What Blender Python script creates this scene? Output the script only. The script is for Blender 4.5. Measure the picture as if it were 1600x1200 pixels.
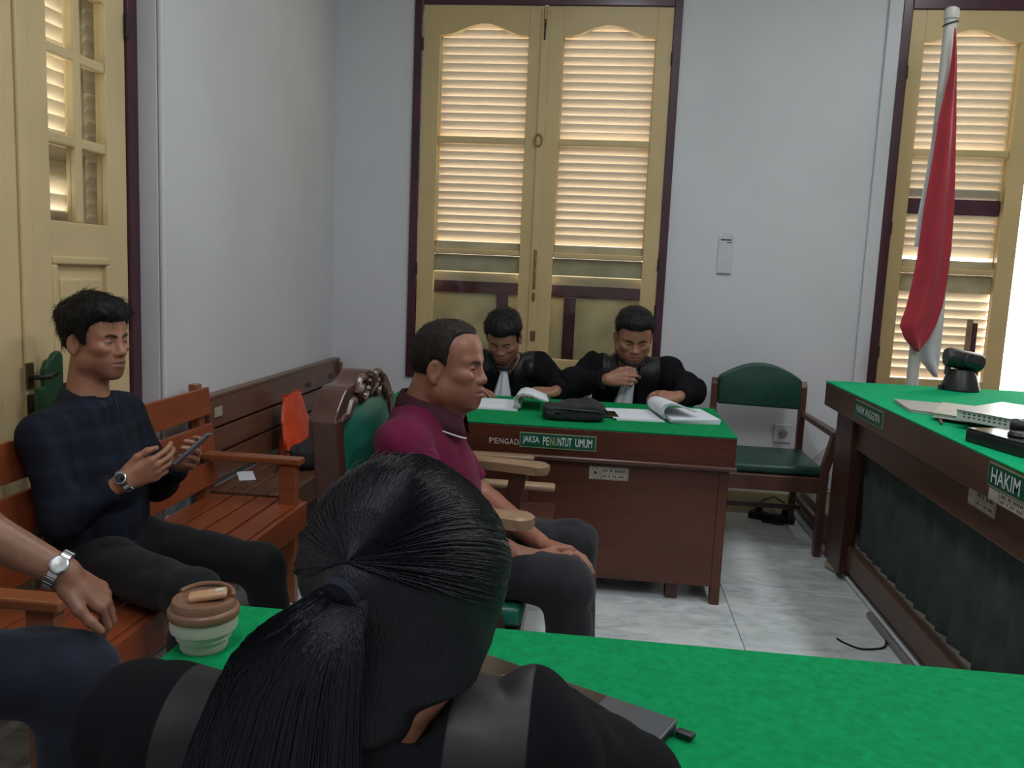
import bpy, bmesh, math, random
import numpy as np
from mathutils import Matrix, Vector

for o in list(bpy.data.objects): bpy.data.objects.remove(o, do_unlink=True)
scene = bpy.context.scene
COL = scene.collection
random.seed(4); RNG = np.random.default_rng(7)

# ------------------------------------------------------------------ camera, world, lamps, exposure
cam_d = bpy.data.cameras.new('camera'); cam = bpy.data.objects.new('camera', cam_d); COL.objects.link(cam)
cam_d.sensor_fit = 'HORIZONTAL'; cam_d.sensor_width = 36.0; cam_d.lens = 36.0 * 1300 / 1600
cam_d.clip_start = 0.05; cam_d.clip_end = 200
cam.matrix_world = Matrix([[0.992977,-0.057361,0.103475,0],[0.10998,0.125149,-0.986023,0],[0.043609,0.990478,0.130579,1.35],[0,0,0,1]])
scene.camera = cam

vs = scene.view_settings
vs.view_transform = 'Standard'; vs.look = 'None'; vs.gamma = 1.0; vs.use_curve_mapping = False
vs.exposure = 0.0

world = bpy.data.worlds.new('overcast_sky'); scene.world = world; world.use_nodes = True
bg = world.node_tree.nodes['Background']
bg.inputs['Color'].default_value = (1.0, 0.965, 0.91, 1); bg.inputs['Strength'].default_value = 8.0

def area_lamp(name, loc, sx, sy, power, color, rot=(0, 0, 0)):
    d = bpy.data.lights.new(name, 'AREA'); d.shape = 'RECTANGLE'; d.size = sx; d.size_y = sy
    d.energy = power; d.color = color
    o = bpy.data.objects.new(name, d); COL.objects.link(o); o.location = loc; o.rotation_euler = rot
    return o
# unseen tube lamps added for even fill light (housings modelled further down)
CEIL = 3.55
FILL_LAMPS = [(0.05, 2.75, 18), (-0.25, 0.2, 22), (1.9, 1.0, 37), (1.9, 3.6, 9), (1.9, -1.8, 16)]
for i, (lx, ly, lp) in enumerate(FILL_LAMPS):
    area_lamp('fill_lamp', (lx, ly, CEIL - 0.16), 0.30, 1.2, lp, (0.93, 0.97, 1.0))

# ------------------------------------------------------------------ helpers
def lin(c):
    return tuple(((v / 255.0) / 12.92 if v / 255.0 <= 0.04045 else ((v / 255.0 + 0.055) / 1.055) ** 2.4) for v in c)

ORG = {}
def tag(o, label=None, cat=None, group=None, kind=None):
    if label: o['label'] = label
    if cat: o['category'] = cat
    if group: o['group'] = group
    if kind: o['kind'] = kind
    return o
def org(o): return ORG.get(o.name, Vector((0, 0, 0)))
def thing(name, loc, label=None, cat=None, group=None, kind=None):
    o = bpy.data.objects.new(name, None); COL.objects.link(o); o.location = loc
    o.empty_display_size = 0.1
    ORG[o.name] = Vector(loc)
    return tag(o, label, cat, group, kind)
def link_mesh(name, me, material, parent=None, loc=None):
    o = bpy.data.objects.new(name, me); COL.objects.link(o)
    if material is not None:
        for m in (material if isinstance(material, (list, tuple)) else [material]):
            me.materials.append(m)
    if parent is not None: o.parent = parent
    if loc is not None: o.location = loc
    return o
def Rz(a): return Matrix.Rotation(a, 3, 'Z')
def Rx(a): return Matrix.Rotation(a, 3, 'X')
def Ry(a): return Matrix.Rotation(a, 3, 'Y')

class MB:
    """collects simple shapes, in world coordinates, into one mesh"""
    def __init__(s): s.v = []; s.f = []
    def add(s, vs_, fs_):
        n = len(s.v); s.v += [tuple(v) for v in vs_]; s.f += [tuple(i + n for i in f) for f in fs_]; return s
    def box(s, x0, x1, y0, y1, z0, z1):
        return s.add([(x0,y0,z0),(x1,y0,z0),(x1,y1,z0),(x0,y1,z0),(x0,y0,z1),(x1,y0,z1),(x1,y1,z1),(x0,y1,z1)],
                     [(0,3,2,1),(4,5,6,7),(0,1,5,4),(1,2,6,5),(2,3,7,6),(3,0,4,7)])
    def rbox(s, c, size, rot=None):
        hx, hy, hz = [d / 2 for d in size]; c = Vector(c)
        rot = rot or Matrix.Identity(3)
        vs_ = [c + rot @ Vector(p) for p in [(-hx,-hy,-hz),(hx,-hy,-hz),(hx,hy,-hz),(-hx,hy,-hz),(-hx,-hy,hz),(hx,-hy,hz),(hx,hy,hz),(-hx,hy,hz)]]
        return s.add(vs_, [(0,3,2,1),(4,5,6,7),(0,1,5,4),(1,2,6,5),(2,3,7,6),(3,0,4,7)])
    def prism(s, poly, d0, d1, axis='y'):
        """poly: (u,w) points; extruded along axis from d0 to d1"""
        def P(u, w, d):
            return {'y': (u, d, w), 'x': (d, u, w), 'z': (u, w, d)}[axis]
        n = len(poly)
        vs_ = [P(u, w, d0) for u, w in poly] + [P(u, w, d1) for u, w in poly]
        fs_ = [tuple(range(n)), tuple(range(2 * n - 1, n - 1, -1))]
        fs_ += [(i, i + n, (i + 1) % n + n, (i + 1) % n) for i in range(n)]
        return s.add(vs_, fs_)
    def tube(s, pts, r, seg=10, caps=True):
        pts = [Vector(p) for p in pts]; n = len(pts)
        rs = r if isinstance(r, (list, tuple)) else [r] * n
        vs_ = []; fs_ = []
        t0 = (pts[1] - pts[0]).normalized()
        up = Vector((0, 0, 1)) if abs(t0.z) < 0.9 else Vector((1, 0, 0))
        nrm = (up - t0 * up.dot(t0)).normalized()
        for i, p in enumerate(pts):
            a = pts[max(i - 1, 0)]; b = pts[min(i + 1, n - 1)]
            t = (b - a).normalized(); nrm = (nrm - t * nrm.dot(t)).normalized(); bi = t.cross(nrm)
            for k in range(seg):
                an = 2 * math.pi * k / seg
                vs_.append(p + (nrm * math.cos(an) + bi * math.sin(an)) * rs[i])
        for i in range(n - 1):
            for k in range(seg):
                fs_.append((i*seg+k, i*seg+(k+1)%seg, (i+1)*seg+(k+1)%seg, (i+1)*seg+k))
        if caps:
            fs_.append(tuple(range(seg - 1, -1, -1))); fs_.append(tuple((n-1)*seg + k for k in range(seg)))
        return s.add(vs_, fs_)
    def lathe(s, prof, c, seg=32, rot=None):
        """prof: (r,z) pairs"""
        rot = rot or Matrix.Identity(3); c = Vector(c); vs_ = []; fs_ = []; n = len(prof)
        for r, z in prof:
            for k in range(seg):
                a = 2 * math.pi * k / seg
                vs_.append(c + rot @ Vector((r * math.cos(a), r * math.sin(a), z)))
        for i in range(n - 1):
            for k in range(seg):
                fs_.append((i*seg+k, i*seg+(k+1)%seg, (i+1)*seg+(k+1)%seg, (i+1)*seg+k))
        fs_.append(tuple(range(seg - 1, -1, -1))); fs_.append(tuple((n-1)*seg + k for k in range(seg)))
        return s.add(vs_, fs_)
    def grid(s, P):
        """P[i][j] points"""
        n = len(P); m = len(P[0]); vs_ = [p for row in P for p in row]
        return s.add(vs_, [(i*m+j, i*m+j+1, (i+1)*m+j+1, (i+1)*m+j) for i in range(n-1) for j in range(m-1)])
    def build(s, name, material, parent=None, bevel=0.0, seg=2, smooth=False, origin=None, recalc=True):
        o0 = Vector(origin) if origin is not None else (org(parent) if parent is not None else Vector((0, 0, 0)))
        me = bpy.data.meshes.new(name)
        me.from_pydata([tuple(Vector(v) - o0) for v in s.v], [], s.f); me.update()
        bm = bmesh.new(); bm.from_mesh(me)
        if recalc: bmesh.ops.recalc_face_normals(bm, faces=bm.faces)
        if bevel > 0:
            es = [e for e in bm.edges if len(e.link_faces) == 2 and e.calc_face_angle(0) > 0.5]
            bmesh.ops.bevel(bm, geom=es, offset=bevel, segments=seg, profile=0.5, affect='EDGES', clamp_overlap=True)
        if smooth:
            for f in bm.faces: f.smooth = True
            for e in bm.edges:
                if len(e.link_faces) == 2 and e.calc_face_angle(0) > 0.75: e.smooth = False
        bm.to_mesh(me); bm.free()
        o = link_mesh(name, me, material, parent)
        if origin is not None and parent is None: o.location = o0
        ORG[o.name] = o0
        return o

def text_part(name, s, parent, material, loc, height, rot3, width=None, depth=0.0012, bold=0.0, label=None):
    """flat raised lettering; loc = left end of the base line, rot3 columns = reading direction, up, out"""
    cu = bpy.data.curves.new(name, 'FONT'); cu.body = s; cu.size = 1.0; cu.extrude = 0.0; cu.offset = bold
    cu.resolution_u = 2
    ob = bpy.data.objects.new(name, cu); COL.objects.link(ob)
    dg = bpy.context.evaluated_depsgraph_get()
    me = bpy.data.meshes.new_from_object(ob.evaluated_get(dg))
    bpy.data.objects.remove(ob, do_unlink=True)
    co = np.zeros(len(me.vertices) * 3); me.vertices.foreach_get('co', co); co = co.reshape(-1, 3)
    mn = co.min(0); mx = co.max(0)
    sy = height / (mx[1] - mn[1]); sx = (width / (mx[0] - mn[0])) if width else sy
    l = Vector(loc) - org(parent)
    out = []
    for p in co:
        q = Vector(((p[0] - mn[0]) * sx, (p[1] - mn[1]) * sy, depth))
        out.append(rot3 @ q + l)
    for v, q in zip(me.vertices, out): v.co = q
    o = link_mesh(name, me, material, parent); ORG[o.name] = org(parent)
    if label: o['label'] = label
    return o
FRONT = Matrix(((1, 0, 0), (0, 0, -1), (0, 1, 0)))          # reads along +x, faces -y
FACE_MX = Matrix(((0, 0, -1), (-1, 0, 0), (0, 1, 0)))       # reads along -y, faces -x

# ------------------------------------------------------------------ materials
def new_mat(name):
    m = bpy.data.materials.new(name); m.use_nodes = True
    return m, m.node_tree.nodes, m.node_tree.links, m.node_tree.nodes['Principled BSDF']
def set_spec(b, v): b.inputs['Specular IOR Level'].default_value = v
def mat(name, col, rough=0.6, var=0.12, scale=6.0, bump=0.0, bscale=120.0, metal=0.0, spec=0.5, stretch=(1, 1, 1), sheen=0.0, col2=None, coat=0.0):
    m, N, L, b = new_mat(name)
    tc = N.new('ShaderNodeTexCoord'); mp = N.new('ShaderNodeMapping'); mp.inputs['Scale'].default_value = stretch
    L.new(tc.outputs['Object'], mp.inputs['Vector'])
    nz = N.new('ShaderNodeTexNoise'); nz.inputs['Scale'].default_value = scale; nz.inputs['Detail'].default_value = 5
    L.new(mp.outputs['Vector'], nz.inputs['Vector'])
    mx = N.new('ShaderNodeMix'); mx.data_type = 'RGBA'
    c = Vector(col[:3]); c2 = Vector(col2[:3]) if col2 else c * (1 - 2 * var)
    mx.inputs['A'].default_value = (*c2, 1); mx.inputs['B'].default_value = (*(c if col2 else c * (1 + var)), 1)
    rp = N.new('ShaderNodeMapRange'); rp.inputs['From Min'].default_value = 0.3; rp.inputs['From Max'].default_value = 0.7
    L.new(nz.outputs['Fac'], rp.inputs['Value']); L.new(rp.outputs['Result'], mx.inputs['Factor'])
    L.new(mx.outputs['Result'], b.inputs['Base Color'])
    b.inputs['Roughness'].default_value = rough; b.inputs['Metallic'].default_value = metal; set_spec(b, spec)
    if sheen: b.inputs['Sheen Weight'].default_value = sheen
    if coat: b.inputs['Coat Weight'].default_value = coat; b.inputs['Coat Roughness'].default_value = 0.15
    if bump:
        n2 = N.new('ShaderNodeTexNoise'); n2.inputs['Scale'].default_value = bscale; n2.inputs['Detail'].default_value = 4
        L.new(mp.outputs['Vector'], n2.inputs['Vector'])
        bp = N.new('ShaderNodeBump'); bp.inputs['Strength'].default_value = bump; bp.inputs['Distance'].default_value = 0.004
        L.new(n2.outputs['Fac'], bp.inputs['Height']); L.new(bp.outputs['Normal'], b.inputs['Normal'])
    return m
def wood(name, c1, c2, axis='y', rough=0.35, scale=9.0, coat=0.15, spec=0.4):
    st = {'x': (0.12, 1, 1), 'y': (1, 0.12, 1), 'z': (1, 1, 0.12)}[axis]
    m, N, L, b = new_mat(name)
    tc = N.new('ShaderNodeTexCoord'); mp = N.new('ShaderNodeMapping'); mp.inputs['Scale'].default_value = st
    L.new(tc.outputs['Object'], mp.inputs['Vector'])
    nz = N.new('ShaderNodeTexNoise'); nz.inputs['Scale'].default_value = scale; nz.inputs['Detail'].default_value = 8; nz.inputs['Distortion'].default_value = 1.2
    L.new(mp.outputs['Vector'], nz.inputs['Vector'])
    n2 = N.new('ShaderNodeTexNoise'); n2.inputs['Scale'].default_value = scale * 9; n2.inputs['Detail'].default_value = 4
    L.new(mp.outputs['Vector'], n2.inputs['Vector'])
    ad = N.new('ShaderNodeMath'); ad.operation = 'MULTIPLY_ADD'; ad.inputs[1].default_value = 0.45
    L.new(n2.outputs['Fac'], ad.inputs[0]); L.new(nz.outputs['Fac'], ad.inputs[2])
    cr = N.new('ShaderNodeValToRGB'); e = cr.color_ramp.elements
    e[0].position = 0.45; e[0].color = (*c2, 1); e[1].position = 0.95; e[1].color = (*c1, 1)
    L.new(ad.outputs[0], cr.inputs['Fac']); L.new(cr.outputs['Color'], b.inputs['Base Color'])
    b.inputs['Roughness'].default_value = rough; set_spec(b, spec)
    b.inputs['Coat Weight'].default_value = coat; b.inputs['Coat Roughness'].default_value = 0.25
    bp = N.new('ShaderNodeBump'); bp.inputs['Strength'].default_value = 0.08; bp.inputs['Distance'].default_value = 0.002
    L.new(n2.outputs['Fac'], bp.inputs['Height']); L.new(bp.outputs['Normal'], b.inputs['Normal'])
    return m
def flat(name, col, rough=0.5, metal=0.0, spec=0.5): return mat(name, col, rough, 0.03, 20, metal=metal, spec=spec)

def wall_paint(name, col, dirt):
    m, N, L, b = new_mat(name)
    tc = N.new('ShaderNodeTexCoord')
    nz = N.new('ShaderNodeTexNoise'); nz.inputs['Scale'].default_value = 1.3; nz.inputs['Detail'].default_value = 7
    L.new(tc.outputs['Object'], nz.inputs['Vector'])
    mx = N.new('ShaderNodeMix'); mx.data_type = 'RGBA'; mx.inputs['A'].default_value = (*dirt, 1); mx.inputs['B'].default_value = (*col, 1)
    rp = N.new('ShaderNodeMapRange'); rp.inputs['From Min'].default_value = 0.25; rp.inputs['From Max'].default_value = 0.55
    L.new(nz.outputs['Fac'], rp.inputs['Value']); L.new(rp.outputs['Result'], mx.inputs['Factor'])
    L.new(mx.outputs['Result'], b.inputs['Base Color']); b.inputs['Roughness'].default_value = 0.75; set_spec(b, 0.25)
    n2 = N.new('ShaderNodeTexNoise'); n2.inputs['Scale'].default_value = 45; n2.inputs['Detail'].default_value = 6
    L.new(tc.outputs['Object'], n2.inputs['Vector'])
    bp = N.new('ShaderNodeBump'); bp.inputs['Strength'].default_value = 0.12; bp.inputs['Distance'].default_value = 0.004
    L.new(n2.outputs['Fac'], bp.inputs['Height']); L.new(bp.outputs['Normal'], b.inputs['Normal'])
    return m
def marble(name):
    m, N, L, b = new_mat(name)
    tc = N.new('ShaderNodeTexCoord'); oi = N.new('ShaderNodeObjectInfo')
    ad = N.new('ShaderNodeVectorMath'); ad.operation = 'MULTIPLY_ADD'; ad.inputs[1].default_value = (9, 7, 5)
    cv = N.new('ShaderNodeCombineXYZ')
    for k in 'XYZ': L.new(oi.outputs['Random'], cv.inputs[k])
    L.new(cv.outputs[0], ad.inputs[0]); L.new(tc.outputs['Object'], ad.inputs[2])
    mp = N.new('ShaderNodeMapping'); mp.inputs['Scale'].default_value = (0.9, 2.2, 1); mp.inputs['Rotation'].default_value = (0, 0, 0.25)
    L.new(ad.outputs[0], mp.inputs['Vector'])
    nz = N.new('ShaderNodeTexNoise'); nz.inputs['Scale'].default_value = 4.5; nz.inputs['Detail'].default_value = 9; nz.inputs['Distortion'].default_value = 1.8; nz.inputs['Roughness'].default_value = 0.62
    L.new(mp.outputs[0], nz.inputs['Vector'])
    cr = N.new('ShaderNodeValToRGB'); e = cr.color_ramp.elements
    e[0].position = 0.30; e[0].color = (0.42, 0.455, 0.46, 1); e[1].position = 0.62; e[1].color = (0.74, 0.77, 0.77, 1)
    x = e.new(0.46); x.color = (0.62, 0.66, 0.66, 1)
    L.new(nz.outputs['Fac'], cr.inputs['Fac']); L.new(cr.outputs['Color'], b.inputs['Base Color'])
    b.inputs['Roughness'].default_value = 0.22; set_spec(b, 0.45)
    return m
def clear_glass(name, tint=(0.93, 0.95, 0.93), gl=0.5):
    m, N, L, b = new_mat(name); N.remove(b)
    tr = N.new('ShaderNodeBsdfTransparent'); tr.inputs['Color'].default_value = (*tint, 1)
    gs = N.new('ShaderNodeBsdfGlossy'); gs.inputs['Roughness'].default_value = 0.05
    fr = N.new('ShaderNodeLayerWeight'); fr.inputs['Blend'].default_value = 0.5      # Schlick's curve from the angle of view
    pw = N.new('ShaderNodeMath'); pw.operation = 'POWER'; pw.inputs[1].default_value = 5.0; L.new(fr.outputs['Facing'], pw.inputs[0])
    mu = N.new('ShaderNodeMath'); mu.operation = 'MULTIPLY_ADD'; mu.inputs[1].default_value = gl; mu.inputs[2].default_value = 0.03
    nz = N.new('ShaderNodeTexNoise'); nz.inputs['Scale'].default_value = 3
    bp = N.new('ShaderNodeBump'); bp.inputs['Strength'].default_value = 0.02
    L.new(nz.outputs['Fac'], bp.inputs['Height']); L.new(bp.outputs['Normal'], gs.inputs['Normal'])
    mx = N.new('ShaderNodeMixShader'); L.new(pw.outputs[0], mu.inputs[0]); L.new(mu.outputs[0], mx.inputs['Fac'])
    L.new(tr.outputs[0], mx.inputs[1]); L.new(gs.outputs[0], mx.inputs[2])
    L.new(mx.outputs[0], N['Material Output'].inputs['Surface'])
    return m
def vcol_mat(name, rough=0.5, spec=0.4, bump=0.0, bscale=300.0, sss=0.0, sheen=0.0, var=0.08, vscale=30.0):
    """colour comes from the mesh's own colour attribute (what each spot is made of), with procedural mottling"""
    m, N, L, b = new_mat(name)
    at = N.new('ShaderNodeAttribute'); at.attribute_name = 'Col'
    tc = N.new('ShaderNodeTexCoord'); nz = N.new('ShaderNodeTexNoise'); nz.inputs['Scale'].default_value = vscale; nz.inputs['Detail'].default_value = 4
    L.new(tc.outputs['Object'], nz.inputs['Vector'])
    rp = N.new('ShaderNodeMapRange'); rp.inputs['From Min'].default_value = 0.3; rp.inputs['From Max'].default_value = 0.7
    rp.inputs['To Min'].default_value = 1 - var; rp.inputs['To Max'].default_value = 1 + var
    L.new(nz.outputs['Fac'], rp.inputs['Value'])
    vm = N.new('ShaderNodeVectorMath'); vm.operation = 'SCALE'
    L.new(at.outputs['Color'], vm.inputs[0]); L.new(rp.outputs['Result'], vm.inputs['Scale'])
    L.new(vm.outputs['Vector'], b.inputs['Base Color'])
    b.inputs['Roughness'].default_value = rough; set_spec(b, spec)
    if sss:
        b.inputs['Subsurface Weight'].default_value = sss; b.inputs['Subsurface Radius'].default_value = (0.012, 0.005, 0.003)
        b.inputs['Subsurface Scale'].default_value = 0.5
    if sheen: b.inputs['Sheen Weight'].default_value = sheen
    if bump:
        n2 = N.new('ShaderNodeTexNoise'); n2.inputs['Scale'].default_value = bscale; n2.inputs['Detail'].default_value = 3
        L.new(tc.outputs['Object'], n2.inputs['Vector'])
        bp = N.new('ShaderNodeBump'); bp.inputs['Strength'].default_value = bump; bp.inputs['Distance'].default_value = 0.002
        L.new(n2.outputs['Fac'], bp.inputs['Height']); L.new(bp.outputs['Normal'], b.inputs['Normal'])
    return m

# ------------------------------------------------------------------ material library
M = {}
M['wall'] = wall_paint('white wall paint', (0.665, 0.665, 0.695), (0.605, 0.607, 0.632))
M['ceil'] = wall_paint('white ceiling paint', (0.80, 0.80, 0.80), (0.76, 0.76, 0.76))
M['marble'] = marble('grey veined marble')
M['grout'] = mat('grey grout', (0.20, 0.20, 0.19), 0.9)
M['skirt'] = mat('tan skirting tile', (0.42, 0.33, 0.17), 0.45, 0.1, 4)
M['maroon'] = mat('maroon gloss paint', (0.060, 0.012, 0.024), 0.35, 0.15, 9, bump=0.05, bscale=60, coat=0.2)
M['cream'] = mat('cream yellow paint', (0.60, 0.445, 0.215), 0.42, 0.05, 3, bump=0.06, bscale=40)
M['cream_old'] = mat('weathered cream board', (0.50, 0.42, 0.25), 0.6, 0.14, 5, bump=0.1, bscale=60)
M['slat'] = mat('cream louvre paint', (0.80, 0.71, 0.58), 0.6, 0.05, 14, bump=0.08, bscale=50, stretch=(0.2, 1, 1))
M['glass'] = clear_glass('window glass')
M['brass'] = mat('worn brass', (0.30, 0.22, 0.10), 0.4, 0.2, 40, metal=0.9)
M['iron'] = mat('dark iron', (0.05, 0.045, 0.04), 0.5, 0.2, 40, metal=0.7)
M['green'] = mat('green baize', (0.004, 0.270, 0.085), 0.95, 0.10, 60, bump=0.5, bscale=700, spec=0.1, sheen=0.0)
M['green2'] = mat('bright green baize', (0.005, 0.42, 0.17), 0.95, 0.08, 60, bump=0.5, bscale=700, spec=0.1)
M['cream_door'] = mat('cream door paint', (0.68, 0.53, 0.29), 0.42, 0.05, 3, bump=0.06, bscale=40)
M['table'] = wood('reddish brown varnish', (0.118, 0.033, 0.015), (0.056, 0.015, 0.007), 'x', 0.32, 5, 0.3)
M['desk'] = wood('brown desk wood', (0.125, 0.060, 0.036), (0.065, 0.030, 0.019), 'y', 0.4, 5, 0.2)
M['deskdark'] = wood('dark red desk wood', (0.075, 0.022, 0.014), (0.035, 0.011, 0.008), 'z', 0.4, 6, 0.2)
M['bench_o'] = wood('orange brown varnish', (0.33, 0.080, 0.030), (0.22, 0.050, 0.018), 'y', 0.30, 5, 0.35)
M['bench_ox'] = wood('orange brown varnish arm', (0.33, 0.105, 0.040), (0.23, 0.067, 0.024), 'x', 0.30, 5, 0.35)
M['bench_d'] = wood('walnut bench varnish', (0.165, 0.072, 0.040), (0.085, 0.036, 0.020), 'y', 0.36, 5, 0.25)
M['chairwood'] = wood('dark chair wood', (0.105, 0.040, 0.026), (0.055, 0.020, 0.013), 'z', 0.36, 7, 0.25)
M['carved'] = wood('dark carved mahogany', (0.085, 0.034, 0.025), (0.042, 0.016, 0.011), 'y', 0.32, 9, 0.4)
M['armwood'] = wood('worn arm wood', (0.34, 0.215, 0.125), (0.20, 0.115, 0.062), 'x', 0.4, 6, 0.15)
M['leather'] = mat('dark green leather', (0.012, 0.062, 0.038), 0.36, 0.12, 12, bump=0.12, bscale=160, spec=0.5)
M['leather2'] = mat('teal green leather', (0.010, 0.120, 0.080), 0.33, 0.15, 9, bump=0.10, bscale=120, spec=0.5)
M['curtain'] = mat('dark green curtain', (0.035, 0.050, 0.042), 0.85, 0.2, 10, bump=0.2, bscale=400)
M['sign'] = flat('green sign board', (0.006, 0.080, 0.045), 0.35)
M['signtext'] = flat('white sign letters', (0.62, 0.70, 0.66), 0.5)
M['signgold'] = flat('gold sign letter', (0.42, 0.38, 0.18), 0.5)
M['signedge'] = flat('pale sign border', (0.22, 0.28, 0.14), 0.5)
M['oldtext'] = mat('old white letters', (0.50, 0.45, 0.40), 0.7, 0.3, 90)
M['sticker'] = mat('yellowed sticker', (0.38, 0.34, 0.27), 0.7, 0.08, 30)
M['ink'] = flat('dark print', (0.05, 0.045, 0.04), 0.7)
M['paper'] = mat('white paper', (0.74, 0.77, 0.82), 0.85, 0.02, 10)
M['paperedge'] = mat('paper edges', (0.60, 0.60, 0.58), 0.9, 0.12, 300, stretch=(0.02, 0.02, 1))
M['black'] = mat('black plastic', (0.012, 0.012, 0.014), 0.42, 0.1, 20)
M['blackgloss'] = mat('glossy black plastic', (0.008, 0.008, 0.010), 0.12, 0.1, 20, coat=0.5)
M['bagblack'] = mat('black bag cloth', (0.016, 0.016, 0.018), 0.75, 0.2, 20, bump=0.3, bscale=300)
M['greyplastic'] = mat('pale plastic', (0.60, 0.60, 0.58), 0.5, 0.04, 10)
M['steel'] = mat('polished steel', (0.62, 0.62, 0.62), 0.22, 0.06, 40, metal=1.0)
M['lampwhite'] = flat('white lamp housing', (0.8, 0.8, 0.8))
E_, N_, L_, b_ = new_mat('glowing tube'); b_.inputs['Emission Color'].default_value = (0.93, 0.97, 1, 1); b_.inputs['Emission Strength'].default_value = 3.0; M['tube'] = E_

# ------------------------------------------------------------------ room shell
WX, WY = -1.66, 5.0          # inner faces of the left and the far wall
RX, BY = 4.6, -3.0
fl = MB().box(WX - 0.3, RX, BY, WY + 0.02, -0.06, -0.006).build('floor', M['grout']); tag(fl, 'white marble floor with grey veins', kind='structure')
tw, tl = 0.62, 1.25
tile_me = None
xs_ = [0.60 + tw * k for k in range(-4, 7)]; ys_ = [3.70 - tl * k for k in range(-1, 6)]
for x in xs_:
    for y in ys_:
        if tile_me is None:
            t = MB().box(-tw + 0.0015, -0.0015, -tl + 0.0015, -0.0015, -0.006, 0.0).build('tile', M['marble'], fl, bevel=0.0008, seg=1)
            tile_me = t.data
        else:
            t = link_mesh('tile', tile_me, None, fl)
        t.location = (x, y, 0)
# far wall with two window openings
W1 = (-1.185, 0.352); W2 = (1.540, 3.077); WZ0, WZ1 = 0.70, 2.94
wb = MB()
for (x0, x1, z0, z1) in [(WX - 0.3, W1[0], 0, CEIL), (W1[0], W1[1], 0, WZ0), (W1[0], W1[1], WZ1, CEIL), (W1[1], W2[0], 0, CEIL), (W2[0], W2[1], 0, WZ0), (W2[0], W2[1], WZ1, CEIL), (W2[1], RX, 0, CEIL)]:
    wb.box(x0, x1, WY, WY + 0.24, z0, z1)
tag(wb.build('wall_far', M['wall']), 'white painted far wall', kind='structure')
# left wall with the recessed door opening
DY0, DY1, DZ = 1.72, 2.975, 2.75
wl = MB()
for (y0, y1, z0, z1) in [(BY, DY0, 0, CEIL), (DY0, DY1, DZ, CEIL), (DY1, WY, 0, CEIL)]:
    wl.box(WX - 0.26, WX, y0, y1, z0, z1)
tag(wl.build('wall_left', M['wall']), 'white painted left wall', kind='structure')
tag(MB().box(RX, RX + 0.2, BY, WY + 0.24, 0, CEIL).build('wall_right', M['wall']), 'white wall on the right', kind='structure')
tag(MB().box(WX - 0.26, RX, BY - 0.2, BY, 0, CEIL).build('wall_near', M['wall']), 'white wall behind the viewer', kind='structure')
tag(MB().box(WX - 0.26, RX, BY, WY + 0.24, CEIL, CEIL + 0.1).build('ceiling', M['ceil']), 'white ceiling', kind='structure')
tag(MB().box(-14, 16, WY + 0.24, 20, -0.5, -0.3).build('ground_outside', mat('courtyard paving', (0.42, 0.38, 0.32), 0.9)), 'pale courtyard paving outside', kind='structure')
tag(MB().box(WX, W2[0] - 0.35, WY - 0.018, WY, 0, 0.125).build('baseboard_far', M['skirt'], bevel=0.003), 'tan skirting along the far wall', kind='structure')
tag(MB().box(W2[0] - 0.075, W2[0], WY - 0.022, WY, 0.2, 2.98).build('trim_1', M['wall'], bevel=0.006), 'white plaster strip beside the flag window', kind='structure')

tag(MB().box(0.60, 1.19, 3.688, 3.712, 0.0, 0.004).build('joint_highlight', M['wall'], bevel=0.001), 'pale strip drawn as the highlight on the floor joint before the platform', kind='structure')  # highlight along the tile joint, put in as a pale strip
# added housings and glowing tubes for the unseen fill lamps
for i, (lx, ly, lp) in enumerate(FILL_LAMPS):
    t = thing('fill_fixture', (lx, ly, CEIL), ['added unseen fill tube fixture above the carved armchair', 'added unseen fill tube fixture above the woman with the ponytail', 'added unseen fill tube fixture right of the near table', 'white ceiling tube fixture above the judges bench', 'added unseen fill tube fixture behind the viewer'][i], 'lamp', 'added fill light fixtures')
    MB().box(lx - 0.13, lx + 0.13, ly - 0.62, ly + 0.62, CEIL - 0.07, CEIL).build('housing', M['lampwhite'], t, bevel=0.01)
    for s in (-1, 1):
        MB().tube([(lx + s * 0.06, ly - 0.58, CEIL - 0.095), (lx + s * 0.06, ly + 0.58, CEIL - 0.095)], 0.014, 12).build('tube', M['tube'], t, smooth=True)

# ------------------------------------------------------------------ louvred windows
def ogee(x0, x1, zs, zt, n=24):
    """arched underside: flat shoulders rising in a soft double curve to the middle"""
    out = []
    for i in range(n + 1):
        t = i / n; u = abs(2 * t - 1)
        k = 0.0 if u > 0.86 else 0.5 + 0.5 * math.cos(math.pi * (u / 0.86))
        out.append((x0 + (x1 - x0) * t, zs + (zt - zs) * k ** 0.8))
    return out
SLAT_ME = {}
def slats(parent, x0, x1, z0, z1, pitch, y, w=0.078, ang=47, zfun=None):
    n = int(round((z1 - z0) / pitch)); key = (round(x1 - x0, 3), w)
    for i in range(n):
        z = z0 + (i + 0.5) * (z1 - z0) / n
        if key not in SLAT_ME:
            mb = MB().rbox((0, 0, 0), (x1 - x0, w, 0.008), Rx(-math.radians(ang)))
            o = mb.build('slat', M['slat'], parent, bevel=0.002, seg=1, origin=(0, 0, 0)); SLAT_ME[key] = o.data
        else:
            o = link_mesh('slat', SLAT_ME[key], None, parent)
        a = RNG.normal(0, 0.012)
        o.rotation_euler = (a, RNG.normal(0, 0.0016), 0)
        o.location = Vector(((x0 + x1) / 2, y, z)) - org(parent)

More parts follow.
